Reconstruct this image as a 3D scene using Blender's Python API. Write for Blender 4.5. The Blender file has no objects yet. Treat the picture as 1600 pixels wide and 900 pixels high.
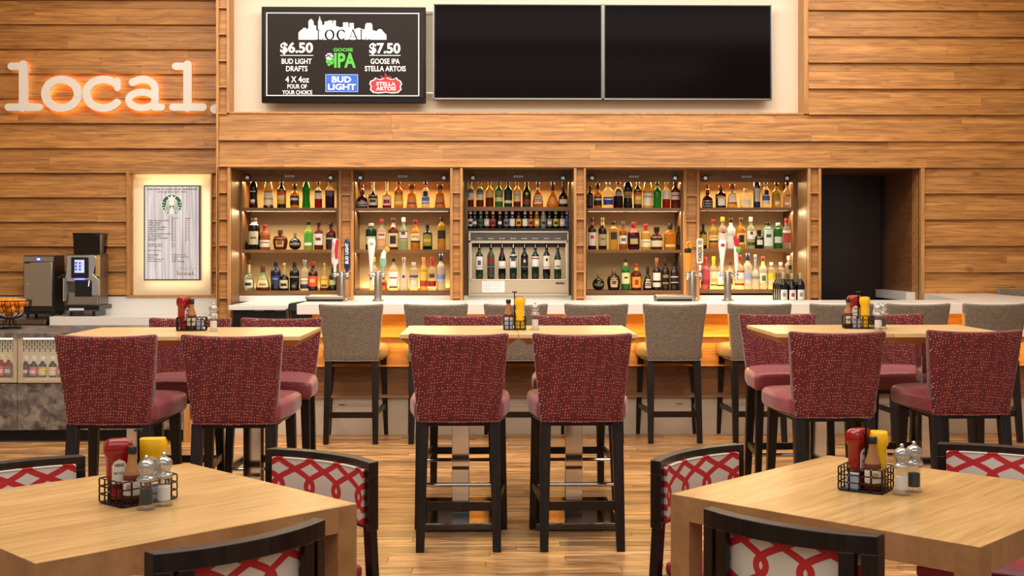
import bpy, math, random
from math import sin, cos, pi, radians
from mathutils import Matrix, Vector
random.seed(7)
C = bpy.context.scene.collection
SC = bpy.context.scene

# ------------------------------------------------------------------ camera, world, lights, exposure
F, HC, TH = 1880.0, 1.52, radians(1.0)
cam = bpy.data.cameras.new('camera'); co = bpy.data.objects.new('camera', cam); C.objects.link(co)
cam.sensor_width = 36; cam.lens = 36*F/1600; cam.shift_y = -58/1600; cam.clip_end = 60
co.location = (0, 0, HC); co.rotation_euler = (pi/2, 0, -TH); SC.camera = co

w = bpy.data.worlds.new('world'); SC.world = w; w.use_nodes = True
w.node_tree.nodes['Background'].inputs[0].default_value = (1.0, 0.95, 0.90, 1)
w.node_tree.nodes['Background'].inputs[1].default_value = 0.36

def area(name, loc, rot, sx, sy, power, col=(1, .9, .78), spread=pi):
    l = bpy.data.lights.new(name, 'AREA'); l.shape = 'RECTANGLE'; l.size = sx; l.size_y = sy
    l.energy = power; l.color = col; l.spread = spread
    o = bpy.data.objects.new(name, l); C.objects.link(o); o.location = loc; o.rotation_euler = rot
    return o
area('ceiling_light_seating', (0, 4.4, 4.5), (0, 0, 0), 7.0, 2.6, 225, (1, .94, .86))
area('ceiling_light_bar', (0, 8.2, 4.5), (radians(10), 0, 0), 8.0, 1.2, 230, (1, .93, .83))
area('added_wall_wash', (0, 10.5, 4.55), (radians(28), 0, 0), 9.0, .4, 130, (1, .92, .8))  # added lamp, unseen: grazes the siding to deepen shade under the laps
area('ceiling_light_entry', (0, 0.0, 4.4), (radians(40), 0, 0), 7.0, 2.0, 90, (1, .95, .88))

SC.view_settings.view_transform = 'Standard'; SC.view_settings.look = 'None'
SC.view_settings.gamma = 1; SC.view_settings.use_curve_mapping = False
SC.view_settings.exposure = 0.18
SC.cycles.max_bounces = 8; SC.cycles.transmission_bounces = 6; SC.cycles.caustics_refractive = False
SC.cycles.caustics_reflective = False; SC.cycles.sample_clamp_indirect = 4

# ------------------------------------------------------------------ pixel helpers (1600x900)
def W(px, py, D):
    u = (px-800)/F; v = (py-392)/F
    t = D/(cos(TH)-u*sin(TH))
    return t*(sin(TH)+u*cos(TH)), HC-t*v
def X(px, D): return W(px, 392, D)[0]
def Z(py, D, px=800): return W(px, py, D)[1]

# ------------------------------------------------------------------ materials
MATS = {}
def srgb(c):
    if isinstance(c, str):
        c = tuple(int(c[i:i+2], 16)/255 for i in (0, 2, 4))
    return tuple((x/12.92 if x <= .04045 else ((x+.055)/1.055)**2.4) for x in c)
def newmat(name):
    m = bpy.data.materials.new(name); m.use_nodes = True
    return m, m.node_tree.nodes, m.node_tree.links, m.node_tree.nodes['Principled BSDF']
def mat(name, col, rough=.5, metal=0, emit=0, ecol=None, trans=0, ior=1.45, coat=0, sheen=0, noise=0, nscale=40):
    if name in MATS: return MATS[name]
    m, N, L, p = newmat(name)
    c = srgb(col)
    p.inputs['Base Color'].default_value = (*c, 1); p.inputs['Roughness'].default_value = rough
    p.inputs['Metallic'].default_value = metal
    if emit:
        p.inputs['Emission Color'].default_value = (*srgb(ecol or col), 1); p.inputs['Emission Strength'].default_value = emit
    if trans: p.inputs['Transmission Weight'].default_value = trans; p.inputs['IOR'].default_value = ior
    if coat: p.inputs['Coat Weight'].default_value = coat
    if sheen: p.inputs['Sheen Weight'].default_value = sheen
    nz = noise or .04
    t = N.new('ShaderNodeTexNoise'); t.inputs['Scale'].default_value = nscale; t.inputs['Detail'].default_value = 3
    tc = N.new('ShaderNodeTexCoord'); L.new(tc.outputs['Object'], t.inputs['Vector'])
    mx = N.new('ShaderNodeMix'); mx.data_type = 'RGBA'
    mx.inputs[6].default_value = (*[x*(1-nz) for x in c], 1); mx.inputs[7].default_value = (*[min(1, x*(1+nz)) for x in c], 1)
    L.new(t.outputs['Fac'], mx.inputs[0]); L.new(mx.outputs[2], p.inputs['Base Color'])
    MATS[name] = m; return m

def ramp(N, stops):
    r = N.new('ShaderNodeValToRGB'); e = r.color_ramp.elements
    while len(e) < len(stops): e.new(.5)
    for i, (pos, c) in enumerate(stops): e[i].position = pos; e[i].color = (*srgb(c), 1) if not isinstance(c, float) else (c, c, c, 1)
    return r
def mth(N, L, op, a, b=None, c=None):
    n = N.new('ShaderNodeMath'); n.operation = op
    for i, q in enumerate((a, b, c)):
        if q is None: continue
        if isinstance(q, (int, float)): n.inputs[i].default_value = q
        else: L.new(q, n.inputs[i])
    return n.outputs[0]

def wood(name, cols, grain=(1, 9, 9), rough=.45, var=.25, mode='object', knots=0, coat=0, bump=.05, band=None):
    """cols dark, mid, light; grain = scale per axis (small along the grain)"""
    m, N, L, p = newmat(name)
    tc = N.new('ShaderNodeTexCoord')
    if mode == 'object': rnd = N.new('ShaderNodeObjectInfo').outputs['Random']
    else: rnd = N.new('ShaderNodeNewGeometry').outputs['Random Per Island']
    if band:
        sx = N.new('ShaderNodeSeparateXYZ'); L.new(tc.outputs['Object'], sx.inputs[0])
        q = mth(N, L, 'FLOOR', mth(N, L, 'DIVIDE', sx.outputs[band[0]], band[1]))
        wn = N.new('ShaderNodeTexWhiteNoise'); wn.noise_dimensions = '1D'; L.new(q, wn.inputs['W']); rnd = wn.outputs['Value']
    off = N.new('ShaderNodeVectorMath'); off.operation = 'SCALE'; off.inputs[0].default_value = (37, 19, 53); L.new(rnd, off.inputs['Scale'])
    ad = N.new('ShaderNodeVectorMath'); ad.operation = 'ADD'; L.new(tc.outputs['Object'], ad.inputs[0]); L.new(off.outputs[0], ad.inputs[1])
    mp = N.new('ShaderNodeMapping'); mp.inputs['Scale'].default_value = grain; L.new(ad.outputs[0], mp.inputs[0])
    n1 = N.new('ShaderNodeTexNoise'); n1.inputs['Scale'].default_value = 2.2; n1.inputs['Detail'].default_value = 7; n1.inputs['Distortion'].default_value = .8
    L.new(mp.outputs[0], n1.inputs['Vector'])
    mp2 = N.new('ShaderNodeMapping'); mp2.inputs['Scale'].default_value = tuple(g*6 if g > 2 else g*2 for g in grain); L.new(ad.outputs[0], mp2.inputs[0])
    n2 = N.new('ShaderNodeTexNoise'); n2.inputs['Scale'].default_value = 3; n2.inputs['Detail'].default_value = 4; L.new(mp2.outputs[0], n2.inputs['Vector'])
    f = mth(N, L, 'ADD', mth(N, L, 'MULTIPLY', n1.outputs['Fac'], .72), mth(N, L, 'MULTIPLY', n2.outputs['Fac'], .28))
    r = ramp(N, [(.33, cols[0]), (.5, cols[1]), (.66, cols[2])]); L.new(f, r.inputs[0])
    hs = N.new('ShaderNodeHueSaturation')
    L.new(mth(N, L, 'ADD', mth(N, L, 'MULTIPLY', rnd, var), 1-var/2), hs.inputs['Value']); L.new(r.outputs[0], hs.inputs['Color'])
    outc = hs.outputs[0]
    if knots:
        nk = N.new('ShaderNodeTexNoise'); nk.inputs['Scale'].default_value = 1; nk.inputs['Detail'].default_value = 2
        mk = N.new('ShaderNodeMapping'); mk.inputs['Scale'].default_value = (5, 5, 9); L.new(ad.outputs[0], mk.inputs[0]); L.new(mk.outputs[0], nk.inputs['Vector'])
        rk = ramp(N, [(.66, 0.0), (.76, 1.0)]); L.new(nk.outputs['Fac'], rk.inputs[0])
        mx = N.new('ShaderNodeMix'); mx.data_type = 'RGBA'; mx.inputs[7].default_value = (*srgb(cols[3] if len(cols) > 3 else cols[0]), 1)
        L.new(mth(N, L, 'MULTIPLY', rk.outputs[0], knots), mx.inputs[0]); L.new(outc, mx.inputs[6]); outc = mx.outputs[2]
    L.new(outc, p.inputs['Base Color']); p.inputs['Roughness'].default_value = rough
    if coat: p.inputs['Coat Weight'].default_value = coat; p.inputs['Coat Roughness'].default_value = .15
    if 'espresso' in name: p.inputs['Specular IOR Level'].default_value = .35
    b = N.new('ShaderNodeBump'); b.inputs['Strength'].default_value = bump; b.inputs['Distance'].default_value = .01
    L.new(f, b.inputs['Height']); L.new(b.outputs[0], p.inputs['Normal'])
    MATS[name] = m; return m

wallwood = wood('siding_wood', ['8C5A28', 'B57C40', 'CC9450', '64381A'], (1.1, 9, 14), .5, .30, knots=.55)
shadewood = wood('shaded_cabinet_wood', ['5E3E20', '74502C', '886036'], (1.5, 1.5, 12), .45, .12)  # siding wood browned: the shade of the niches is put into the colour
shadewood_v = wood('shaded_cabinet_wood_upright', ['5E3E20', '74502C', '886036'], (12, 12, 1.2), .45, .12)  # same shade-browned colour with the grain upright
trimwood = wood('trim_wood', ['A8743C', 'BE884C', 'CE985A'], (12, 12, 1.2), .45, .1)
FC = ['643E20', 'AC7E50', 'DEB27A', '4A2C16']
floorwood = wood('floor_wood', FC, (1.3, 13, 13), .34, .75, mode='island', knots=.5, bump=.04)
floorwood_p = wood('floor_plank_wood', FC, (1.3, 13, 13), .34, .75, knots=.5, bump=.04)
tabletop_m = wood('maple_top', ['AA8450', 'C09A62', 'D0AA72'], (1.2, 12, 12), .24, .12, band=(1, .11), bump=.02)
bartop_m = wood('maple_bar_table', ['C4A06C', 'D6B480', 'E2C28E'], (1.2, 12, 12), .3, .08, bump=.02)
tableside_shade_m = wood('maple_side_shaded', ['90683F', 'A0784E', 'AE865A'], (3, 3, 3), .35, .06, bump=.02)  # same maple as the top, darkened: side shade put into the colour
espresso = wood('espresso_wood', ['100A08', '1A110D', '261A13'], (14, 14, 1.5), .33, .08, bump=.02)
panelwood = wood('doorway_wood', ['6E421D', '80502A', '8E5C30'], (1.4, 1.4, 14), .4, .05)

def fabric_dots(name, base, dotA, dotB, pitch, stripe, rough=.8):
    m, N, L, p = newmat(name)
    tc = N.new('ShaderNodeTexCoord'); s = N.new('ShaderNodeSeparateXYZ'); L.new(tc.outputs['Object'], s.inputs[0])
    u = mth(N, L, 'ADD', s.outputs[0], mth(N, L, 'MULTIPLY', s.outputs[1], .7)); v = mth(N, L, 'ADD', s.outputs[2], s.outputs[1])
    cb = N.new('ShaderNodeCombineXYZ'); L.new(mth(N, L, 'DIVIDE', u, pitch), cb.inputs[0]); L.new(mth(N, L, 'DIVIDE', v, pitch), cb.inputs[1])
    def dots(scale, rad, keep, off):
        vm = N.new('ShaderNodeVectorMath'); vm.operation = 'MULTIPLY_ADD'; vm.inputs[1].default_value = (scale,)*3; vm.inputs[2].default_value = (off, off*.7, 0)
        L.new(cb.outputs[0], vm.inputs[0])
        vo = N.new('ShaderNodeTexVoronoi'); vo.voronoi_dimensions = '2D'; vo.inputs['Scale'].default_value = 1; vo.inputs['Randomness'].default_value = .35
        L.new(vm.outputs[0], vo.inputs['Vector'])
        se = N.new('ShaderNodeSeparateColor'); L.new(vo.outputs['Color'], se.inputs[0])
        return mth(N, L, 'MULTIPLY', mth(N, L, 'LESS_THAN', vo.outputs['Distance'], rad), mth(N, L, 'LESS_THAN', se.outputs[0], keep))
    dA = dots(1, .135, .58, 0); dB = dots(1.8, .27, .8, 3.3)
    st = mth(N, L, 'ADD', mth(N, L, 'MULTIPLY', mth(N, L, 'SINE', mth(N, L, 'MULTIPLY', u, 2*pi/stripe)), .45), .55)
    m1 = N.new('ShaderNodeMix'); m1.data_type = 'RGBA'; m1.inputs[6].default_value = (*srgb(base), 1); m1.inputs[7].default_value = (*srgb(dotB), 1)
    L.new(mth(N, L, 'MULTIPLY', dB, st), m1.inputs[0])
    m2 = N.new('ShaderNodeMix'); m2.data_type = 'RGBA'; m2.inputs[7].default_value = (*srgb(dotA), 1)
    L.new(dA, m2.inputs[0]); L.new(m1.outputs[2], m2.inputs[6]); L.new(m2.outputs[2], p.inputs['Base Color'])
    p.inputs['Roughness'].default_value = rough; p.inputs['Sheen Weight'].default_value = .3; p.inputs['Sheen Roughness'].default_value = .4
    p.inputs['Specular IOR Level'].default_value = .4; MATS[name] = m; return m
maroon = fabric_dots('maroon_dot_fabric', '5C181E', 'E8B898', 'A03A24', .0130, .075)
maroon_seat = fabric_dots('maroon_seat_sheen', '8A3844', 'C88078', '9C4840', .012, .075, .36)  # lighter pink than the backs: gloss painted into the seat colour

def weave(name, c1, c2, sc=900, rough=.7):
    m, N, L, p = newmat(name)
    tc = N.new('ShaderNodeTexCoord'); mp = N.new('ShaderNodeMapping'); mp.inputs['Scale'].default_value = (1, 1, .12); L.new(tc.outputs['Object'], mp.inputs[0])
    n = N.new('ShaderNodeTexNoise'); n.inputs['Scale'].default_value = sc/6; n.inputs['Detail'].default_value = 4; L.new(mp.outputs[0], n.inputs['Vector'])
    mp3 = N.new('ShaderNodeMapping'); mp3.inputs['Scale'].default_value = (.12, 1, 1); L.new(tc.outputs['Object'], mp3.inputs[0])
    n3 = N.new('ShaderNodeTexNoise'); n3.inputs['Scale'].default_value = sc/6; L.new(mp3.outputs[0], n3.inputs['Vector'])
    r = ramp(N, [(.36, c1), (.62, c2)]); L.new(mth(N, L, 'MULTIPLY', mth(N, L, 'ADD', n.outputs['Fac'], n3.outputs['Fac']), .5), r.inputs[0]); L.new(r.outputs[0], p.inputs['Base Color'])
    p.inputs['Roughness'].default_value = rough; MATS[name] = m; return m
greyfab = weave('grey_woven_vinyl', '5A5046', '8C8070', 1500)
leather = mat('taupe_leather', '8A7A62', .32, noise=.12, nscale=8)
pinkvinyl = mat('pink_red_vinyl', 'A93448', .45, noise=.08, nscale=20)

def ogee(name, cream, red):
    m, N, L, p = newmat(name)
    tc = N.new('ShaderNodeTexCoord'); s = N.new('ShaderNodeSeparateXYZ'); L.new(tc.outputs['Object'], s.inputs[0])
    P, Q, A, w0 = .128, .235, .62, .0098
    k = A*P*2*pi/Q
    u = mth(N, L, 'DIVIDE', s.outputs[0], P); v = mth(N, L, 'MULTIPLY', mth(N, L, 'SUBTRACT', s.outputs[2], .635), 2*pi/Q)
    wv = mth(N, L, 'MULTIPLY', mth(N, L, 'SINE', v), A)
    sl = mth(N, L, 'MULTIPLY', mth(N, L, 'COSINE', v), k)
    wd = mth(N, L, 'MULTIPLY', mth(N, L, 'SQRT', mth(N, L, 'ADD', mth(N, L, 'MULTIPLY', sl, sl), 1)), w0/P)
    res = None
    for sg in (1, -1):
        a = mth(N, L, 'FRACT', mth(N, L, 'ADD', mth(N, L, 'ADD', u, 10.5), mth(N, L, 'MULTIPLY', wv, sg)))
        b = mth(N, L, 'LESS_THAN', mth(N, L, 'ABSOLUTE', mth(N, L, 'SUBTRACT', a, .5)), wd)
        res = b if res is None else mth(N, L, 'MAXIMUM', res, b)
    mx = N.new('ShaderNodeMix'); mx.data_type = 'RGBA'; mx.inputs[6].default_value = (*srgb(cream), 1); mx.inputs[7].default_value = (*srgb(red), 1)
    L.new(res, mx.inputs[0]); L.new(mx.outputs[2], p.inputs['Base Color']); p.inputs['Roughness'].default_value = .8
    b = N.new('ShaderNodeBump'); b.inputs['Strength'].default_value = .5; b.inputs['Distance'].default_value = .003; L.new(res, b.inputs['Height']); L.new(b.outputs[0], p.inputs['Normal'])
    MATS[name] = m; return m
ogee_m = ogee('ogee_lattice_fabric', 'D0C8BA', 'B82428')

def stone(name, cols, sc=14):
    m, N, L, p = newmat(name)
    tc = N.new('ShaderNodeTexCoord'); n = N.new('ShaderNodeTexNoise'); n.inputs['Scale'].default_value = sc; n.inputs['Detail'].default_value = 8; n.inputs['Distortion'].default_value = .7
    L.new(tc.outputs['Object'], n.inputs['Vector']); r = ramp(N, [(.32, cols[0]), (.5, cols[1]), (.68, cols[2])]); L.new(n.outputs['Fac'], r.inputs[0])
    L.new(r.outputs[0], p.inputs['Base Color']); p.inputs['Roughness'].default_value = .35; MATS[name] = m; return m
granite = stone('grey_granite', ['403B37', '6E6760', '958B80'])
whiteslab = mat('white_quartz', 'EFEBE4', .22, noise=.02)
whitebase = mat('cream_base_panel', 'CFC3B0', .5, noise=.04, nscale=3)
cream = mat('cream_wall_panel', 'EADCC6', .6)
lightbox = mat('cream_lightbox_panel', 'F0DEBC', .6)
cabback = mat('cabinet_back_laminate', 'E4C892', .5)
chrome = mat('polished_chrome', 'D8D4D0', .07, 1)
chrome_dk = mat('dark_mirror_chrome', '6A6460', .1, 1)
steel = mat('brushed_steel', 'B8AEA2', .3, 1, noise=.08, nscale=60)
steel_dk = mat('brown_steel', '807468', .34, 1)
black = mat('black_plastic', '141210', .35)
blackm = mat('matte_black', '0E0C0B', .6)
tvblack = mat('screen_black_glass', '0E090A', .12)
for q_ in (tvblack,): q_.node_tree.nodes['Principled BSDF'].inputs['Specular IOR Level'].default_value = .02
bezel = mat('silver_bezel', '8A8682', .3, .9)
white = mat('white_acrylic', 'F2EEE8', .4)
beige = mat('beige_steel', 'C9B89C', .4, .3)
glass = mat('clear_glass', 'F0F4F2', .03); glass.node_tree.nodes['Principled BSDF'].inputs['Alpha'].default_value = .06
thin = mat('clear_acrylic', 'FFFFFF', .06, trans=1, ior=1.25)
wire_m = mat('black_wire', '15110F', .4, .5)

# ------------------------------------------------------------------ mesh builder
class B:
    def __init__(s): s.v = []; s.f = []; s.m = []; s.cur = 0
    def add(s, vs, fs):
        o = len(s.v); s.v += [tuple(q) for q in vs]; s.f += [tuple(i+o for i in f) for f in fs]; s.m += [s.cur]*len(fs); return s
    def hexa(s, p):  # p: 4 bottom (ccw) + 4 top
        return s.add(p, [(3, 2, 1, 0), (4, 5, 6, 7), (0, 1, 5, 4), (1, 2, 6, 5), (2, 3, 7, 6), (3, 0, 4, 7)])
    def box(s, x0, x1, y0, y1, z0, z1):
        return s.hexa([(x0, y0, z0), (x1, y0, z0), (x1, y1, z0), (x0, y1, z0), (x0, y0, z1), (x1, y0, z1), (x1, y1, z1), (x0, y1, z1)])
    def taper(s, a, b, wa, wb, da=None, db=None):  # square bar from a to b (vertical-ish)
        da = da or wa; db = db or wb
        q = []
        for (c, w_, d_) in ((a, wa, da), (b, wb, db)):
            q += [(c[0]-w_/2, c[1]-d_/2, c[2]), (c[0]+w_/2, c[1]-d_/2, c[2]), (c[0]+w_/2, c[1]+d_/2, c[2]), (c[0]-w_/2, c[1]+d_/2, c[2])]
        return s.hexa(q)
    def bar(s, a, b, w_, h_):  # rectangular bar along any horizontal-ish direction
        a = Vector(a); b = Vector(b); d = (b-a).normalized(); n = d.cross(Vector((0, 0, 1))).normalized()*w_/2; u = Vector((0, 0, h_/2))
        q = [a-n-u, a+n-u, b+n-u, b-n-u, a-n+u, a+n+u, b+n+u, b-n+u]
        return s.add(q, [(0, 1, 2, 3), (7, 6, 5, 4), (4, 5, 1, 0), (5, 6, 2, 1), (6, 7, 3, 2), (7, 4, 0, 3)])
    def prism(s, poly, y0, y1):  # poly in (x,z), extruded in y
        n = len(poly); vs = [(x, y0, z) for x, z in poly]+[(x, y1, z) for x, z in poly]
        return s.add(vs, [tuple(range(n)), tuple(range(2*n-1, n-1, -1))]+[(i, i+n, (i+1) % n+n, (i+1) % n) for i in range(n)])
    def prismz(s, poly, z0, z1):
        n = len(poly); vs = [(x, y, z0) for x, y in poly]+[(x, y, z1) for x, y in poly]
        return s.add(vs, [tuple(range(n-1, -1, -1)), tuple(range(n, 2*n))]+[(i, (i+1) % n, (i+1) % n+n, i+n) for i in range(n)])
    def lathe(s, cx, cy, z0, prof, seg=20, sq=0, dep=1.0, fill=None, caps=True):
        """prof [(r,z)], sq 0 round .. 1 squarish; fill: z below which material slot 1 is used"""
        o = len(s.v); ns = len(prof)
        for r, z in prof:
            for k in range(seg):
                a = 2*pi*(k+.5)/seg; c_, s_ = cos(a), sin(a)
                if sq:
                    e = 1-.72*sq; c_ = math.copysign(abs(c_)**e, c_); s_ = math.copysign(abs(s_)**e, s_)
                    sc = 1-.0*sq; c_ *= sc; s_ *= sc
                s.v.append((cx+r*c_, cy+r*dep*s_, z0+z))
        for j in range(ns-1):
            for k in range(seg):
                k2 = (k+1) % seg
                s.f.append((o+j*seg+k, o+j*seg+k2, o+(j+1)*seg+k2, o+(j+1)*seg+k))
                s.m.append(1 if fill is not None and (prof[j][1]+prof[j+1][1])/2 < fill else s.cur)
        if caps:
            s.f.append(tuple(o+k for k in range(seg-1, -1, -1))); s.m.append(1 if fill is not None and fill > 0 else s.cur)
            s.f.append(tuple(o+(ns-1)*seg+k for k in range(seg))); s.m.append(s.cur)
        return s
    def ball(s, c, r, seg=14, rings=8, sz=1):
        return s.lathe(c[0], c[1], c[2], [(max(r*sin(pi*i/rings), r*.02), -r*sz*cos(pi*i/rings)) for i in range(rings+1)], seg)
    def tube(s, pts, r, seg=8, closed=False):
        pts = [Vector(p) for p in pts]; n = len(pts); o = len(s.v)
        for i, p in enumerate(pts):
            a = pts[(i-1) % n] if closed or i > 0 else p; b = pts[(i+1) % n] if closed or i < n-1 else p
            t = (b-a).normalized(); up = Vector((0, 0, 1)) if abs(t.z) < .9 else Vector((0, 1, 0))
            e1 = t.cross(up).normalized(); e2 = t.cross(e1).normalized()
            for k in range(seg):
                an = 2*pi*k/seg; s.v.append(tuple(p+e1*(r*cos(an))+e2*(r*sin(an))))
        for i in range(n if closed else n-1):
            i2 = (i+1) % n
            for k in range(seg):
                k2 = (k+1) % seg
                s.f.append((o+i*seg+k, o+i*seg+k2, o+i2*seg+k2, o+i2*seg+k)); s.m.append(s.cur)
        if not closed:
            s.f.append(tuple(o+k for k in range(seg-1, -1, -1))); s.m.append(s.cur)
            s.f.append(tuple(o+(n-1)*seg+k for k in range(seg))); s.m.append(s.cur)
        return s
    def shell(s, fn, nu, nv):
        """closed slab: fn(u,v,side) u,v in 0..1, side 0 back 1 front"""
        o = len(s.v); st = (nu+1)*(nv+1)
        for sd in (0, 1):
            for j in range(nv+1):
                for i in range(nu+1): s.v.append(tuple(fn(i/nu, j/nv, sd)))
        idx = lambda i, j, sd: o+sd*st+j*(nu+1)+i
        fs = []
        for j in range(nv):
            for i in range(nu):
                fs.append((idx(i, j, 0), idx(i+1, j, 0), idx(i+1, j+1, 0), idx(i, j+1, 0)))
                fs.append((idx(i, j, 1), idx(i, j+1, 1), idx(i+1, j+1, 1), idx(i+1, j, 1)))
        for i in range(nu):
            fs.append((idx(i, 0, 0), idx(i, 0, 1), idx(i+1, 0, 1), idx(i+1, 0, 0)))
            fs.append((idx(i, nv, 0), idx(i+1, nv, 0), idx(i+1, nv, 1), idx(i, nv, 1)))
        for j in range(nv):
            fs.append((idx(0, j, 0), idx(0, j+1, 0), idx(0, j+1, 1), idx(0, j, 1)))
            fs.append((idx(nu, j, 0), idx(nu, j, 1), idx(nu, j+1, 1), idx(nu, j+1, 0)))
        s.f += fs; s.m += [s.cur]*len(fs); return s
    def rot(s, ang, cx=0, cy=0):
        c_, s_ = cos(ang), sin(ang); s.v = [(cx+(x-cx)*c_-(y-cy)*s_, cy+(x-cx)*s_+(y-cy)*c_, z) for x, y, z in s.v]; return s
    def build(s, name, mats, parent=None, bevel=0, segs=2, smooth=True, world=False, ang=35):
        me = bpy.data.meshes.new(name); me.from_pydata(s.v, [], s.f)
        for m_ in (mats if isinstance(mats, (list, tuple)) else [mats]): me.materials.append(m_)
        if isinstance(mats, (list, tuple)) and len(mats) > 1:
            for p, k in zip(me.polygons, s.m): p.material_index = k
        if smooth:
            me.polygons.foreach_set('use_smooth', [True]*len(me.polygons))
            if not bevel or segs < 3: me.set_sharp_from_angle(angle=radians(ang))
        me.update()
        o = bpy.data.objects.new(name, me); C.objects.link(o)
        if parent is not None:
            o.parent = parent
            if world: o.matrix_parent_inverse = Matrix.Translation(-Vector(parent.location))
        if bevel:
            md = o.modifiers.new('bevel', 'BEVEL'); md.width = bevel; md.segments = segs; md.limit_method = 'ANGLE'; md.angle_limit = radians(30)
        return o

def tag(o, label, cat, group=None):
    o['label'] = label; o['category'] = cat
    if group: o['group'] = group
    return o
def thing(name, label, cat, loc=(0, 0, 0), rz=0, group=None):
    o = bpy.data.objects.new(name, None); C.objects.link(o); o.location = loc; o.rotation_euler = (0, 0, rz); o.empty_display_size = .05
    return tag(o, label, cat, group)
def dup(root, loc, rz, label, group=None):
    r = root.copy(); C.objects.link(r); r.location = loc; r.rotation_euler = (0, 0, rz); r['label'] = label
    if group: r['group'] = group
    for ch in root.children:
        c = ch.copy(); C.objects.link(c); c.parent = r
        for g in ch.children:
            d = g.copy(); C.objects.link(d); d.parent = c
    return r
def struct(name, b, m, **k):
    o = b.build(name, m, **k)
    if k.get('parent') is None: o['kind'] = 'structure'
    return o
def bx(*a): return B().box(*a)

# flat lettering -------------------------------------------------
def text(s, box, y, m, parent, bold=.012, name='lettering', align=None, thick=.002, world=True, rot=0):
    """lettering fitted to box (x0,x1,z0,z1) in world metres on plane y, facing -y"""
    cu = bpy.data.curves.new('t', 'FONT'); cu.body = s; cu.offset = bold; cu.extrude = 0; cu.resolution_u = 3
    o = bpy.data.objects.new('t', cu); me = bpy.data.meshes.new_from_object(o)
    xs = [v.co.x for v in me.vertices]; ys = [v.co.y for v in me.vertices]
    x0, x1, z0, z1 = box; ax, bxx, ay, by = min(xs), max(xs), min(ys), max(ys)
    me2 = bpy.data.meshes.new(name)
    if rot: vs = [((x0+(v.co.y-by)/(ay-by)*(x1-x0)), y, z0+(v.co.x-ax)/(bxx-ax)*(z1-z0)) for v in me.vertices]
    else: vs = [(x0+(v.co.x-ax)/(bxx-ax)*(x1-x0), y, z0+(v.co.y-ay)/(by-ay)*(z1-z0)) for v in me.vertices]
    me2.from_pydata(vs, [], [tuple(p.vertices) for p in me.polygons]); me2.materials.append(m)
    bpy.data.objects.remove(o); bpy.data.curves.remove(cu); bpy.data.meshes.remove(me)
    ob = bpy.data.objects.new(name, me2); C.objects.link(ob); ob.parent = parent
    if world: ob.matrix_parent_inverse = Matrix.Translation(-Vector(parent.location))
    return ob
def ptext(s, x0, x1, y0, y1, D, m, parent, **k):   # text in a photo-measured rectangle on the plane at depth D
    a, zt = W(x0, y0, D); b, zb = W(x1, y1, D); return text(s, (a, b, zb, zt), D, m, parent, **k)
def pbox(b, x0, x1, y0, y1, D0, D1, ref=None):     # box whose front face (D0) covers a measured rectangle
    r = ref or D0; return b.box(X(x0, r), X(x1, r), D0, D1, Z(y1, r, (x0+x1)/2), Z(y0, r, (x0+x1)/2))

# ================================================================== STRUCTURE
# floor: boards
fl = struct('floor', bx(-7.2, 7.2, -3, 13.6, -.05, -.006), mat('subfloor', '6A4526', .6))
fb = B(); y = 1.6; wd = .102
while y < 13.4:
    x = -7.2
    near = y < 10.4
    while x < 7.2:
        l = random.uniform(.6, 1.9) if near else random.uniform(2, 3)
        if y < 6.3 and x+l > -2.7 and x < 2.7: bx(x, x+l-.003, y, y+wd-.002, -.02, 0).build('floor_plank', floorwood_p, fl, smooth=False)
        else: fb.box(x, min(x+l, 7.2)-.003, y, y+wd-.002, -.02, 0)
        x += l
    y += wd
o = fb.build('floor_board', floorwood, fl, smooth=False); o['kind'] = 'stuff'
struct('ceiling', bx(-7.2, 7.2, 1.5, 13.4, 4.62, 4.7), mat('ceiling_paint', 'EDE4D6', .8))

DW = 12.0
side_paint = mat('side_wall_paint', 'C9B698', .7)
struct('wall_side', bx(-7.35, -7.2, 4.5, 13.4, 0, 4.62), side_paint)
struct('wall_end', bx(7.2, 7.35, 4.5, 13.4, 0, 4.62), side_paint)
def courses(parent, x0, x1, zs, D, prot=.034, nstrip=3, seg=(1.1, 2.8), m=None, tiltback=0):
    """lap siding: zs = descending z edges; each course is nstrip glued strips leaning outwards at the foot"""
    m = m or wallwood
    for a, b in zip(zs[:-1], zs[1:]):
        for k in range(nstrip):
            zt = a+(b-a)*k/nstrip; zb = a+(b-a)*(k+1)/nstrip
            yt = D-prot*k/nstrip; yb = D-prot*(k+1)/nstrip
            x = x0-(random.random()*seg[0] if x1-x0 > 1 else 0)
            while x < x1-1e-4:
                l = random.uniform(*seg) if x1-x0 > 1 else x1-x0
                xa, xb = max(x, x0), min(x+l, x1); x += l
                if xb-xa < .02: continue
                g = .0008
                yj = random.uniform(-.0012, .0012)
                bb = B().hexa([(xa+g, yb+yj, zb+g), (xb-g, yb+yj, zb+g), (xb-g, D+.03, zb+g), (xa+g, D+.03, zb+g), (xa+g, yt+yj, zt-g), (xb-g, yt+yj, zt-g), (xb-g, D+.03, zt-g), (xa+g, D+.03, zt-g)])
                if k == nstrip-1:
                    bb.hexa([(xa+g, yb-.007, zb), (xb-g, yb-.007, zb), (xb-g, yb+.02, zb), (xa+g, yb+.02, zb), (xa+g, yb-.001, zb+.016), (xb-g, yb-.001, zb+.016), (xb-g, yb+.02, zb+.016), (xa+g, yb+.02, zb+.016)])
                bb.build('plank', m, parent, smooth=False, world=True)

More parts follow.
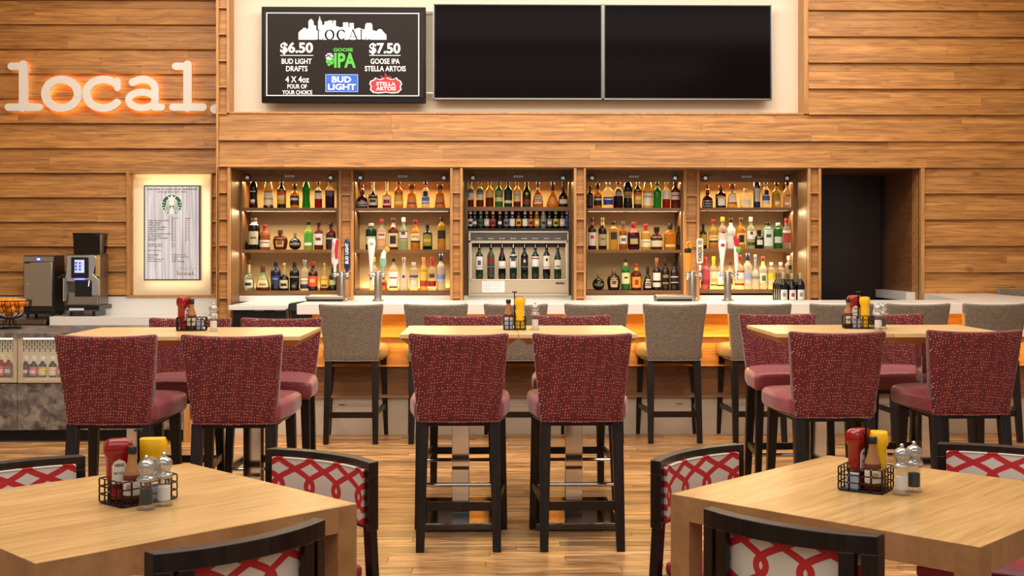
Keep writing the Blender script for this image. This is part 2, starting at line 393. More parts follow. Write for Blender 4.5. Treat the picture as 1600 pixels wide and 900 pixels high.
# main wall backing (with openings) : pieces of one structure object
bk = B()
zt = Z(-60, DW); zc = Z(178.5, DW, 1262); zn = Z(262, DW, 1262); zb0 = 0
xl, xr = X(341, DW), 7.2
xtL, xtR = X(358, DW), X(1256, DW)
g = DW+.03
bk.box(xl, xtL, g, g+.2, zc, zt); bk.box(xtR, xr, g, g+.2, zc, zt); bk.box(xl, xr, g, g+.2, zn, zc)
xdL, xdR = X(1280.5, DW), X(1437.5, DW)
bk.box(xdR, xr, g, g+.2, 0, zn)
bk.box(X(341, DW), X(356.5, DW), g, g+.3, 0, zn); bk.box(X(1277, DW), X(1280.5, DW), g, g+.3, 0, zn)
for a, b in ((705.5, 721), (898, 914), (1265, 1276)): bk.box(X(a, DW), X(b, DW), g, g+.3, 1.001, zn)
wall = struct('wall_back', bk, wallwood, smooth=False)
edges = [-24, 16.5, 57.5, 98.5, 139, 179.5]
courses(wall, xtR+.04, xr, [Z(e, DW, 1262) for e in edges], DW)
courses(wall, X(343, DW), xr, [Z(e, DW, 1262) for e in (179.5, 221, 262)], DW)
lower = [262, 302.5, 343, 384, 425, 462]
courses(wall, X(1443, DW), xr, [Z(e, DW, 1440) for e in lower], DW)
# trims round openings
tn = [0]
def trim(b, m=None, **k):
    tn[0] += 1; return struct('trim_%d' % tn[0], b, m or trimwood, bevel=.002, smooth=False, **k)
ztop = Z(-60, DW)
# left edge post of the main wall
trim(B().box(X(338.5, DW), X(342.5, DW), DW-.03, 12.66, 0, ztop))
trim(B().box(X(355, DW), X(358, DW)+.006, DW-.03, DW+.25, zc, ztop))
trim(B().box(X(1256, DW)-.006, X(1262.5, DW), DW-.025, DW+.25, zc, ztop))
trim(B().box(X(358, DW), X(1256, DW), DW-.012, DW+.25, zc-.006, zc+.012))
def pier(pxa, pxb, y0, y1, D, bl=3.2, br=3.2, lines=None):
    t = trim(B().box(X(pxa, D), X(pxa+bl, D), D-.03, D+.3 if D < 12.2 else D+.1, Z(y1, D), Z(y0, D)))
    if br: B().box(X(pxb-br, D), X(pxb, D), D-.03, D+.3 if D < 12.2 else D+.1, Z(y1, D), Z(y0, D)).build('batten', trimwood, t, bevel=.002, smooth=False)
    zs = [Z(e, D) for e in lines]
    for a, b in zip(zs[:-1], zs[1:]):
        xa, xb = X(pxa+bl, D), X(pxb-br, D)
        B().hexa([(xa, D-.0, b+.001), (xb, D-.0, b+.001), (xb, D+.05, b+.001), (xa, D+.05, b+.001), (xa, D+.018, a-.001), (xb, D+.018, a-.001), (xb, D+.05, a-.001), (xa, D+.05, a-.001)]).build('plank', wallwood, t, smooth=False)
        B().box(xa, xb, D-.024, D+.03, b-.001, b+.014).build('batten', trimwood, t, smooth=False)
L12 = [262, 302, 343, 384, 425, 466]
pier(340.5, 360.5, 262, 560, DW, 2.5, 4.5, L12+[507, 548])
zs_ = [Z(e, DW) for e in (-24, 15, 56, 97, 138, 179.5)]
for a, b in zip(zs_[:-1], zs_[1:]):
    B().hexa([(X(342.5, DW), DW, b), (X(355, DW), DW, b), (X(355, DW), DW+.04, b), (X(342.5, DW), DW+.04, b), (X(342.5, DW), DW+.018, a), (X(355, DW), DW+.018, a), (X(355, DW), DW+.04, a), (X(342.5, DW), DW+.04, a)]).build('plank', wallwood, wall, smooth=False)
    B().box(X(342.5, DW), X(355, DW), DW-.024, DW+.03, b-.001, b+.014).build('batten', trimwood, wall, smooth=False)
pier(703.5, 723, 262, 472, DW, 4, 4, L12)
pier(896.5, 915, 262, 472, DW, 4, 3, L12)
pier(1262, 1282, 262, 472, DW, 3.5, 4, L12)
DN = 12.38
pier(530, 552, 266, 472, DN, 3.5, 3.5, [266, 305, 345, 385, 425, 466])
pier(1068, 1092, 266, 472, DN, 4, 4, [266, 306, 346, 386, 426, 466])
# header soffit edge and niche reveals
trim(B().box(X(360, DW), xdR, DW-.02, DW+.02, zn-.008, zn+.006))
for a, b in ((360.5, 704), (723, 897), (915, 1262)):
    r = B(); d0, d1 = DW+.02, 12.95
    xa, xb = X(a, DW), X(b, DW)
    r.box(xa-.02, xa+.004, d0, d1, .9, zn); r.box(xb-.004, xb+.02, d0, d1, .9, zn); r.box(xa, xb, d0, d1, zn-.006, zn+.03)
    tn[0] += 1; struct('trim_%d' % tn[0], r, shadewood_v, smooth=False)
# closed back above / beside cabinets
bb = B(); bb.box(X(340, DW), X(1283, DW), 12.96, 13.02, 0, zn+.1); struct('wall_service', bb, shadewood, smooth=False)
# doorway at the end of the bar
d1 = 13.15
dr = struct('door_1', B().box(X(1279, d1), X(1383, d1), d1, d1+.05, 0, Z(263, DW)), mat('dark_door_veneer', '24140F', .35))
B().box(X(1279, d1), X(1377, d1), d1-.05, d1-.005, Z(271, d1), Z(263.5, d1)).build('track', black, dr, smooth=False)
for k, q in enumerate((1299, 1334, 1361)): B().box(X(q, d1), X(q+5, d1), d1-.058, d1-.05, Z(268.5, d1), Z(265, d1)).build('bracket', steel_dk, dr)
B().box(X(1377, d1), X(1383, d1), d1-.02, d1-.002, 0, Z(263.5, d1)).build('jamb_strip', blackm, dr)
jr = B().box(X(1432.5, DW+.12), X(1432.5, DW+.12)+.02, DW+.12, d1, 0, zn); tn[0] += 1
# passage side panel runs straight back
struct('trim_%d' % tn[0], jr, panelwood, smooth=False)
tn[0] += 1; struct('trim_%d' % tn[0], B().box(X(1433, DW+.1), X(1438, DW), DW+.01, DW+.12, 0, zn), mat('dark_edge', '33190C', .4), smooth=False)
trim(B().box(X(1437.5, DW), X(1443, DW), DW-.035, DW+.05, 0, zn))
trim(B().box(X(1280, DW), xdR, DW+.02, d1, zn, zn+.03), panelwood)
struct('wall_passage', B().box(X(1279, d1)-.2, X(1440, d1)+.4, d1+.06, d1+.12, 0, zn+.1), panelwood)
# tv recess
struct('wall_recess', B().box(xtL-.01, xtR+.02, DW+.2, DW+.24, zc-.02, ztop), cream)

# left cafe wall
DL = 12.6
lw = struct('wall_left', B().box(-7.2, X(204, DL), DL+.035, DL+.2, 0, Z(-60, DL)).box(X(204, DL), X(340, DL), DL+.035, DL+.2, Z(268, DL), Z(-60, DL)).box(X(204, DL), X(340, DL), DL+.035, DL+.2, 0, Z(463, DL)), wallwood, smooth=False)
le = [-35, .8, 39, 77.5, 116, 154.5, 193, 232, 270.5]
courses(lw, -7.2, X(338, DL), [Z(e, DL, 170) for e in le], DL)
courses(lw, -7.2, X(199, DL), [Z(e, DL, 100) for e in (270.5, 308.5, 346.5, 385, 424, 461)], DL)
trim(B().box(X(199, DL), X(203, DL), DL-.04, DL+.13, Z(462, DL), Z(268.5, DL)))
trim(B().box(X(199, DL), X(338, DL), DL-.04, DL+.0, Z(464, DL), Z(460.5, DL)))
pier(330, 341, 270, 460, DL, 2.5, 1.5, [270, 308, 347, 385, 424, 460])
struct('wall_splash', B().box(-7.2, X(341, DL), DL-.02, DL+.03, .8, Z(462.5, DL)), whiteslab)

# ================================================================== LIGHT BOX AND POSTER SCREEN
lb = thing('lightbox_panel', 'glowing cream light box panel behind the coffee menu', 'panel', (X(268, DL), DL+.11, Z(461, DL)))
B().box(X(203, DL), X(331, DL), DL+.10, DL+.12, Z(461, DL), Z(269, DL)).build('panel', lightbox, lb, world=True)
DP = DL+.0
ps = thing('menu_screen', 'upright coffee menu screen with green round emblem on grey planks', 'screen', (X(268, DP), DP, Z(438, DP)))
B().box(X(224.5, DP), X(313, DP), DP, DP+.05, Z(438, DP), Z(290, DP)).build('frame', mat('pewter_frame', '6A6258', .4, .6), ps, world=True, bevel=.003)
def plankprint():
    m, N, L, p = newmat('poster_plank_print')
    tc = N.new('ShaderNodeTexCoord'); mp = N.new('ShaderNodeMapping'); mp.inputs['Scale'].default_value = (30, 1, 1.2); L.new(tc.outputs['Object'], mp.inputs[0])
    n = N.new('ShaderNodeTexNoise'); n.inputs['Scale'].default_value = 1.5; n.inputs['Detail'].default_value = 6; L.new(mp.outputs[0], n.inputs['Vector'])
    r = ramp(N, [(.3, 'A8A4A8'), (.5, 'C2BEC2'), (.7, 'D8D4D6')]); L.new(n.outputs['Fac'], r.inputs[0])
    s = N.new('ShaderNodeSeparateXYZ'); L.new(tc.outputs['Object'], s.inputs[0])
    ln = mth(N, L, 'GREATER_THAN', mth(N, L, 'FRACT', mth(N, L, 'MULTIPLY', s.outputs[0], 14)), .06)
    mx = N.new('ShaderNodeMix'); mx.data_type = 'RGBA'; mx.inputs[6].default_value = (*srgb('8E888E'), 1); L.new(ln, mx.inputs[0]); L.new(r.outputs[0], mx.inputs[7])
    L.new(mx.outputs[2], p.inputs['Base Color']); L.new(mx.outputs[2], p.inputs['Emission Color']); p.inputs['Emission Strength'].default_value = .42
    p.inputs['Roughness'].default_value = .3; return m
DQ = DP-.003
B().box(X(226.5, DQ), X(310.5, DQ), DQ, DP+.01, Z(436, DQ), Z(292, DQ)).build('screen', plankprint(), ps, world=True)
ink = mat('menu_ink', '3A3236', .5); DT = DQ-.002
ptext('welcome to your local. starbucks', 229, 308, 293.5, 298, DT, ink, ps, bold=.01)
ptext('serving from 5am daily', 246, 292, 298.5, 301.5, DT, ink, ps, bold=.01)
rows = [('fresh brewed coffee', 264), ('caffe latte', 251), ('caffe mocha', 250), ('caramel macchiato', 260), ('caffe americano', 257), ('cappuccino', 246), ('white chocolate mocha', 267), ('hot chocolate', 252), ('tazo chai tea latte', 262), ('espresso', 244)]
yy = 342
ptext('grande', 268.5, 279, yy-2, yy+.3, DT, ink, ps); ptext('venti', 289, 297.5, yy-2, yy+.3, DT, ink, ps)
for s_, xe in rows:
    yy += 3.42
    ptext(s_, 231, xe, yy-2.1, yy+.2, DT, ink, ps); ptext('$ 3', 268.5, 274, yy-1.9, yy, DT, ink, ps); ptext('$ 4', 289.5, 295, yy-1.9, yy, DT, ink, ps)
yy = 382.5
for s_, xe in (('bottled water', 254), ('extra espresso', 254)): ptext(s_, 231, xe, yy-2, yy+.2, DT, ink, ps); ptext('$ 2', 268.5, 274, yy-1.9, yy, DT, ink, ps); yy += 3.4
ptext('also serving', 231, 251, 390, 392.5, DT, ink, ps)
for k, (a, xe, b_, xf) in enumerate((('sandwiches', 248, 'breakfast wraps', 291), ('salads', 240, 'yogurt parfait', 295), ('seasonal yogurts', 256, 'fruit', 277), ('baked goods', 252, 'soft drinks', 288))):
    ptext(a, 231, xe, 397+k*3.4, 399.2+k*3.4, DT, ink, ps); ptext(b_, 268.5, xf, 397+k*3.4, 399.2+k*3.4, DT, ink, ps)
tan_ink = mat('menu_brown_ink', 'A08468', .5)
ptext('local.', 277, 305, 424, 430, DT, tan_ink, ps)
sk = B(); q = [276, 278, 280, 281.5, 283, 286, 288, 291, 293, 296, 299, 302, 305]; hh = [423, 419, 421, 417, 420, 418, 421, 418, 420, 417, 421, 419, 423]
for i in range(12): pbox(sk, q[i], q[i+1], hh[i], hh[i]+.8, DT-.0005, DT)
sk.build('skyline_outline', tan_ink, ps, world=True)
# round emblem
green = mat('emblem_green', '1E6B45', .4, emit=.15); whi = mat('emblem_white', 'F2F2EE', .4, emit=.2)
ex, ez = W(268.5, 320, DT); R_ = 15.6*DT/F
def disc(cx, cz, r, n=40, r2=None): return [(cx+r*cos(2*pi*k/n), cz+(r2 or r)*sin(2*pi*k/n)) for k in range(n)]
em = B().prism(disc(ex, ez, R_*1.06), DT-.001, DT+.001).build('emblem_ring', whi, ps, world=True)
B().prism(disc(ex, ez, R_), DT-.002, DT).build('emblem_disc', green, ps, world=True)
eb = B(); u_ = R_
def ep(pts, y=DT-.003): eb.prism([(ex+a*u_, ez+b*u_) for a, b in pts], y, y+.001)
ep([(-.42, .5), (-.3, .62), (-.5, .95), (-.18, .72), (0, 1.0), (.18, .72), (.5, .95), (.3, .62), (.42, .5), (0, .42)])       # crown
star = []
for k in range(10): rr = .17 if k % 2 == 0 else .07; star.append((rr*sin(pi*k/5), .83+rr*cos(pi*k/5)))
ep(star, DT-.004)
ep([(.26*cos(2*pi*k/20), .18+.3*sin(2*pi*k/20)) for k in range(20)])                                                       # face
for sg in (-1, 1):
    for j in range(4):   # wavy hair strands
        o_ = .27+.13*j; pts = []
        for t in range(9): z_ = .5-.16*t; pts.append((sg*(o_*(.75+.05*t)+.03*sin(t*1.7)), z_))
        ep([(a, b) for a, b in pts]+[(a-sg*.065, b) for a, b in reversed(pts)] if sg > 0 else [(a, b) for a, b in reversed(pts)]+[(a+.065, b) for a, b in pts])
    for j in range(6):   # tail fins
        a0 = radians(22-18*j); c1, s1 = cos(a0), sin(a0)
        ep([(sg*.68*c1, .68*s1-.06), (sg*.96*c1, .96*s1-.03), (sg*.96*cos(a0-.12), .96*sin(a0-.12)-.03)])
ep([(-.22, -.75), (-.14, -.3), (0, -.12), (.14, -.3), (.22, -.75), (.2, -.97), (-.2, -.97)])
eb.build('emblem_figure', whi, ps, world=True)
area('poster_halo_left', (X(221, DL), DL+.03, Z(364, DL)), (radians(90), 0, radians(0)), .03, .9, 0.3, (1, .84, .6))
area('poster_halo_right', (X(317, DL), DL+.03, Z(364, DL)), (radians(90), 0, radians(0)), .03, .9, 0.45, (1, .86, .62))
area('poster_halo_top', (X(268, DL), DL+.03, Z(285, DL)), (radians(90), 0, 0), .6, .03, 0.25, (1, .84, .6))
area('poster_halo_base', (X(268, DL), DL+.03, Z(443, DL)), (radians(90), 0, 0), .6, .03, 0.3, (1, .84, .6))
area('lightbox_downlight', (X(268, DL), DL+.06, Z(271, DL)), (0, 0, 0), .8, .05, 0.5, (1, .7, .3))

# ================================================================== SIGN "local."
DS = DL-.10
def stroke(pts, r, n=10):
    """outline pieces of a rounded stroke through pts (world xz)"""
    out = []
    for (a, b) in zip(pts[:-1], pts[1:]):
        d = Vector((b[0]-a[0], b[1]-a[1])); L_ = d.length
        if L_ < 1e-6: continue
        an = math.atan2(d.y, d.x); poly = []
        for k in range(n+1): t = an-pi/2+pi*k/n; poly.append((b[0]+r*cos(t), b[1]+r*sin(t)))
        for k in range(n+1): t = an+pi/2+pi*k/n; poly.append((a[0]+r*cos(t), a[1]+r*sin(t)))
        out.append(poly)
    return out
def arc(cx, cy, rx, ry, a0, a1, n=22): return [(cx+rx*cos(radians(a0+(a1-a0)*k/n)), cy+ry*sin(radians(a0+(a1-a0)*k/n))) for k in range(n+1)]
# pixel-space strokes: (points, half width px)
LET = {
 'l': lambda x: [([(x+18.5, 103.5), (x+37, 103.5)], 5.8, 1), ([(x+37, 101), (x+37, 168)], 6.6, 0), ([(x+14, 167.5), (x+61.5, 167.5)], 5.8, 1)],
 'o': lambda x: [(arc(x+31.5, 146.5, 25.5, 22.3, 0, 360, 36), 6.2, 1)],
 'c': lambda x: [(arc(x+33, 146.5, 27, 22.3, -38, -322, 30), 6.0, 1), ([(x+55, 126), (x+55, 138)], 4.8, 1)],
 'a': lambda x: [([(x+12, 128.5)]+arc(x+28, 139, 19, 15, -115, 0, 12)+[(x+47, 167)], 5.8, 1), ([(x+47, 167.5), (x+57, 167.5)], 5.6, 1), (arc(x+27, 156.3, 21, 12.2, 0, 360, 30), 5.3, 1)],
}
WORD = [('l', -1), ('o', 64.5), ('c', 128.5), ('a', 195), ('l', 256)]
sg = thing('wall_sign', 'white halo-lit letters spelling local on the plank wall', 'sign', (X(170, DS), DS, Z(174, DS)))
sface = mat('sign_face_cream', 'EFEAE2', .45); sback = mat('sign_return_dark', '5A3A20', .5); led = mat('amber_led', 'FFD080', .5, emit=2.6, ecol='FFD890')
ledo = []
for ch, x in WORD:
    f_, l_ = B(), B(); zz = 0
    for pts, hw, _ in LET[ch](x):
        wp = [W(p[0], p[1], DS) for p in pts]; r = hw*DS/F
        for poly in stroke(wp, r):
            zz += 1; y0 = DS-.00013*zz; f_.prism(poly, y0, DS+.03)
        for poly in stroke(wp, r*.6, 4): l_.prism(poly, DS+.034, DS+.04)
    f_.build('letter', sface, sg, world=True, smooth=False); l_.build('glow_strip', led, sg, world=True, smooth=False)
cx, cz = W(338.3, 170.3, DS); r = 10*DS/F
B().prism([(cx+r*cos(radians(90+180*k/14)), cz+r*.75*sin(radians(90+180*k/14))) for k in range(15)], DS, DS+.03).build('letter', sface, sg, world=True)

# ================================================================== SCREENS OVER THE BAR
def tv(px0, px1, py0, py1, name, label):
    t = thing(name, label, 'tv', (X((px0+px1)/2, DW), DW+.05, Z(py1, DW)))
    B().box(X(px0, DW), X(px1, DW), DW+.03, DW+.11, Z(py1, DW), Z(py0, DW)).build('housing', black, t, world=True, bevel=.004)
    B().box(X(px0+3, DW), X(px1-3, DW), DW+.024, DW+.03, Z(py1-3.5, DW), Z(py0+2.5, DW)).build('screen', tvblack, t, world=True)
    fr = B(); a, b = X(px0, DW), X(px1, DW); zb_, zt_ = Z(py1, DW), Z(py0, DW)
    fr.box(a, b, DW+.018, DW+.035, zt_-.008, zt_); fr.box(a, b, DW+.018, DW+.035, zb_, zb_+.012); fr.box(a, a+.008, DW+.018, DW+.035, zb_, zt_); fr.box(b-.008, b, DW+.018, DW+.035, zb_, zt_)
    fr.build('bezel', bezel, t, world=True)
    B().box(X((px0+px1)/2-60, DW), X((px0+px1)/2+60, DW), DW+.11, DW+.2, Z(120, DW), Z(60, DW)).build('wall_mount', blackm, t, world=True)
    return t
tv(676.5, 942, 5, 155, 'television', 'black wide television beside the draft price screen')
tv(943, 1207, 5, 155, 'television', 'black wide television at the far side from the draft price screen')
D1 = DW+.0
dm = thing('price_screen', 'black draft beer price screen with white skyline and lettering', 'screen', (X(536, D1), D1+.05, Z(160, D1)))
B().box(X(408, D1), X(665, D1), D1+.02, D1+.10, Z(161, D1), Z(11, D1)).build('housing', mat('glossy_black_frame', '1B1513', .2), dm, world=True, bevel=.006)
B().box(X(411, D1), X(662, D1), D1+.012, D1+.03, Z(153, D1), Z(17, D1)).build('inner_frame', mat('black_inner_frame', '2A211D', .25), dm, world=True, bevel=.004)
B().box(X(415, D1), X(657, D1), D1+.006, D1+.02, Z(150.5, D1), Z(19, D1)).build('screen', mat('screen_charcoal', '28211E', .4, emit=.05, noise=.12, nscale=6), dm, world=True)
B().box(X(560, D1), X(620, D1), D1+.1, D1+.2, Z(110, D1), Z(60, D1)).build('wall_mount', blackm, dm, world=True)
ra = B()
for yy in (18, 146): ra.box(X(655, D1+.15), X(690, D1+.15), D1+.12, D1+.15, Z(yy+1, D1+.15), Z(yy-1, D1+.15))
ra.build('mount_rail', steel, dm, world=True)
DZ = D1+.004; lit = mat('screen_white', 'F0EEE8', .4, emit=.35)
bl = B()
for (a, b, c, d) in ((416, 655, 20, 21.2), (416, 655, 148.8, 150), (416, 417.4, 20, 150), (653.6, 655, 20, 150)): pbox(bl, a, b, c, d, DZ, DZ+.002)
bl.build('border_line', lit, dm, world=True)
for n_ in ('glossy_black_frame', 'black_inner_frame', 'screen_charcoal'): MATS[n_].node_tree.nodes['Principled BSDF'].inputs['Specular IOR Level'].default_value = .1
# skyline silhouette
sky = [(466.5, 62), (466.5, 51), (470, 47), (473, 46), (473, 44), (478, 43.5), (480, 47), (482, 43), (482, 33), (484, 31), (486, 29.5), (488, 31), (490, 34), (490, 39), (494, 40.5), (494, 48), (497, 46), (497, 34), (498.5, 30), (499.5, 24.5), (500.5, 30), (503, 35), (503.5, 40), (507, 38), (507, 34), (512, 33), (515, 32), (519, 32), (519, 40), (521, 32), (524.5, 32), (525, 42), (528, 41), (531, 43), (536, 42), (536, 35), (544, 35), (544.5, 43), (546, 43), (546, 36), (552.5, 36), (553, 46), (558, 44), (562, 43.5), (565, 45.5), (570, 46), (571, 38), (573, 36), (580, 36), (581.5, 39), (582, 47), (589, 49), (590, 46.5), (594, 45), (597, 47), (600, 51), (603.5, 54), (604, 62)]
sp = B().prism([W(a, b, DZ) for a, b in reversed(sky)], DZ, DZ+.002); sp.build('skyline', lit, dm, world=True)
ik = mat('screen_ink', '2A2320', .4)
def strokes_px(lst, D, m, parent, name='lettering', y=None):
    b = B()
    for (x0, y0, x1, y1, hw) in lst:
        for poly in stroke([W(x0, y0, D), W(x1, y1, D)], hw*D/F, 3): b.prism(poly, (y or D)-.0015, (y or D))
    return b.build(name, m, parent, world=True)
S = []
def serifL(x): return [(x+2.5, 47, x+2.5, 62, 1.1), (x, 47, x+6, 47, .5), (x, 62, x+9.5, 62, .5), (x+9.5, 62, x+9.8, 58, .5)]
S += serifL(495)+serifL(562)
for cx_, a0, a1 in ((515, 0, 360), (533.5, 45, 315)):
    pts = [(cx_+6.3*cos(radians(a0+(a1-a0)*k/16)), 54.5-7.6*sin(radians(a0+(a1-a0)*k/16))) for k in range(17)]
    S += [(pts[i][0], pts[i][1], pts[i+1][0], pts[i+1][1], .65+.9*abs((pts[i][0]-cx_)/6.3)) for i in range(16)]
S += [(538, 48, 538.5, 52, .5), (545.5, 62, 551.5, 46.5, .5), (551.5, 46.5, 558, 62, 1.2), (547.5, 57, 555.5, 57, .5), (543.5, 62, 548, 62, .5), (555, 62, 561, 62, .5), (576.5, 61.5, 577, 61.5, 1)]
strokes_px(S, DZ-.001, ik, dm)
TX = [('$6.50', 438, 489, 66, 85), ('BUD LIGHT', 440, 487, 91.5, 100), ('DRAFTS', 447, 480.5, 103, 111.5), ('4 X 4oz', 446, 483, 119, 129), ('POUR OF', 449, 479.5, 131.5, 138.5), ('YOUR CHOICE', 441, 488, 141, 147.5), ('$7.50', 577, 625.5, 67, 86), ('GOOSE IPA', 579, 624.5, 91.5, 100), ('STELLA ARTOIS', 570, 634, 103, 111.5)]
for s_, a, b, c, d in TX: ptext(s_, a, b, c, d, DZ, lit, dm, bold=.03 if '$' in s_ else .016)
un = B(); pbox(un, 438, 489.5, 86, 87, DZ, DZ+.002); pbox(un, 577, 626, 86, 87, DZ, DZ+.002); un.build('underline', lit, dm, world=True)
grn = mat('screen_green', '44B02C', .4, emit=.25); blu = mat('screen_blue', '2258C0', .4, emit=.25); red = mat('screen_red', 'C01420', .4, emit=.2)
ptext('GOOSE', 521, 551.5, 75, 80.5, DZ, grn, dm, bold=.03); ptext('IPA', 522, 556, 82.5, 106, DZ, grn, dm, bold=.035)
gb = B().prism([W(514.5+6*cos(2*pi*k/20), 88.5+5.5*sin(2*pi*k/20), DZ) for k in range(20)][::-1], DZ, DZ+.002).build('bird_badge', lit, dm, world=True)
hp = B()
for a, b, r in ((512.5, 96, 3.2), (518, 97.5, 3.2), (514, 100.5, 2.6), (519.5, 93.5, 2.4)): hp.prism([W(a+r*cos(2*pi*k/12), b+r*1.1*sin(2*pi*k/12), DZ) for k in range(12)][::-1], DZ-.001, DZ+.001)
hp.build('hop_cones', grn, dm, world=True)
strokes_px([(509, 89.5, 513, 87, .9), (513, 87, 519, 90, .9), (510, 85.5, 518, 85.5, .5)], DZ-.002, ik, dm, 'bird_mark')
bb_ = B(); pbox(bb_, 508.5, 559.5, 116, 143.7, DZ, DZ+.002); bb_.build('blue_badge', mat('badge_border', '8CB0E8', .4, emit=.3), dm, world=True)
bb_ = B(); pbox(bb_, 509.5, 558.5, 117, 142.7, DZ-.001, DZ+.001); bb_.build('blue_badge_field', blu, dm, world=True)
ptext('BUD', 518.5, 548.5, 119.5, 129, DZ-.003, lit, dm, bold=.028); ptext('LIGHT', 512.5, 556, 131, 140.5, DZ-.003, lit, dm, bold=.028)
CR = [(577, 131), (579, 126), (584, 124.5), (586, 121), (593, 124), (599, 122), (603, 119), (607, 122), (613, 124), (620, 121), (622, 124.5), (626, 126), (628.5, 131), (626, 135), (627.5, 140), (622, 145), (613, 146), (603, 144.5), (592, 146), (583, 145), (578, 140), (579.5, 135)]
B().prism([W(a, b, DZ) for a, b in CR][::-1], DZ, DZ+.002).build('crest_border', lit, dm, world=True)
B().prism([W(602.7+(a-602.7)*.93, 133.5+(b-133.5)*.88, DZ) for a, b in CR][::-1], DZ-.001, DZ+.001).build('crest_field', red, dm, world=True)
ptext('STELLA', 588, 618, 128, 134, DZ-.003, lit, dm, bold=.02); ptext('ARTOIS', 587.5, 618.5, 135.3, 141.3, DZ-.003, lit, dm, bold=.02)
strokes_px([(594, 119, 600, 121.5, .8), (600, 121.5, 606, 119, .8), (606, 119, 612, 121.5, .8), (602, 116, 604, 120, 1.2)], DZ-.001, red, dm, 'crest_scroll')

# ================================================================== BOTTLES
PROF = {
 'std': ([(.94, 0), (1, .03), (1, .58), (.9, .64), (.6, .70), (.38, .74), (.33, .80), (.33, .9)], .86, .40),
 'wine': ([(.94, 0), (1, .02), (1, .60), (.92, .66), (.62, .72), (.42, .76), (.37, .82), (.37, .9)], .80, .40),
 'burg': ([(.94, 0), (1, .02), (1, .44), (.92, .54), (.7, .64), (.48, .73), (.38, .80), (.36, .9)], .80, .40),
 'beer': ([(.94, 0), (1, .02), (1, .52), (.88, .60), (.6, .68), (.46, .76), (.42, .86), (.40, .93)], .90, .48),
 'squat': ([(.86, 0), (1, .06), (1, .42), (.95, .54), (.78, .63), (.45, .69), (.36, .74), (.36, .82)], .78, .46),
 'crown': ([(.7, 0), (.85, .05), (1, .36), (.98, .52), (.8, .64), (.4, .72), (.3, .76), (.3, .82)], .80, .34),
 'globe': ([(.35, 0), (.7, .07), (.95, .2), (1, .34), (.92, .48), (.68, .6), (.32, .67), (.18, .72), (.18, .9)], .74, .24),
 'liqueur': ([(.94, 0), (1, .04), (1, .26), (.9, .38), (.62, .5), (.34, .56), (.38, .66), (.3, .76), (.24, .84), (.24, .9)], .86, .27),
 'bell': ([(.9, 0), (1, .05), (.98, .2), (.8, .38), (.5, .54), (.32, .62), (.27, .68), (.27, .8)], .72, .32),
 'fan': ([(.8, 0), (1, .05), (.95, .14), (.7, .34), (.42, .52), (.26, .6), (.22, .68), (.22, .8)], .66, .26),
 'frust': ([(1, 0), (1, .06), (.72, .60), (.62, .66), (.36, .69), (.33, .82)], .80, .56),
 'waist': ([(.9, 0), (1, .06), (.88, .28), (.86, .42), (1, .66), (.96, .74), (.7, .85), (.45, .93)], .90, .42),
 'monk': ([(1, 0), (1, .07), (.92, .1), (.9, .56), (1, .59), (.95, .64), (.72, .8), (.5, .93)], .93, .42),
 'cyl': ([(.95, 0), (1, .02), (1, .70), (.95, .76), (.5, .80), (.42, .84), (.42, .9)], .88, .48),
 'bullet': ([(.9, 0), (1, .03), (1, .76), (.9, .85), (.6, .94), (.4, .97)], .96, .34),
 'cone': ([(.94, 0), (1, .03), (.98, .2), (.8, .42), (.5, .6), (.32, .72), (.28, .82), (.28, .9)], .84, .34),
 'tall': ([(.9, 0), (1, .04), (1, .40), (.9, .47), (.5, .54), (.28, .58), (.25, .66), (.25, .9)], .88, .30),
 'flask': ([(.86, 0), (1, .05), (1, .55), (.92, .64), (.55, .71), (.3, .74), (.28, .82)], .78, .36),
 'fant': ([(.94, 0), (1, .03), (1, .54), (.9, .6), (.55, .68), (.34, .72), (.3, .8), (.3, .9)], .84, .38),
}
def GM(code):
    T = {'k': ('0E0B0C', .12, 0), 'b': ('2A120A', .12, 0), 'g': ('10301C', .1, 0), 'G': ('1F8A1E', .15, .4), 'B': ('1B2560', .15, 0), 'bb': ('10152E', .12, 0),
         'm': ('3A0C12', .1, 0), 'r': ('A01420', .1, .3), 'a': ('B4661E', .08, .6), 'd': ('6A2A10', .08, .35), 'o': ('E8901E', .1, .5), 'w': ('EDE8DE', .3, 0), 'y': ('E6B84A', .08, .6),
         'c': ('F6EFDC', .04, .85), 'f': ('EDE8D8', .35, .6), 'lg': ('BFD9AE', .06, .75), 'e': ('2E7A3A', .08, .35), 't': ('9FCFB8', .06, .6), 'lime': ('9CC83A', .1, .5), 'p': ('D8707A', .1, .5), 'kd': ('241018', .1, .1)}
    c, r, t = T[code]; return mat('glass_'+code, c, r, trans=t, ior=1.2 if code in 'cf' else 1.35)
def CM(c): return mat('cap_'+c, c, .35, noise=.05)
def LM(c): return mat('label_'+c, c, .55, noise=.06, nscale=120)
BN = [0]
def radius(prof, t):
    for (r0, z0), (r1, z1) in zip(prof[:-1], prof[1:]):
        if z0 <= t <= z1: return r0+(r1-r0)*(t-z0)/max(z1-z0, 1e-6)
    return prof[-1][0]
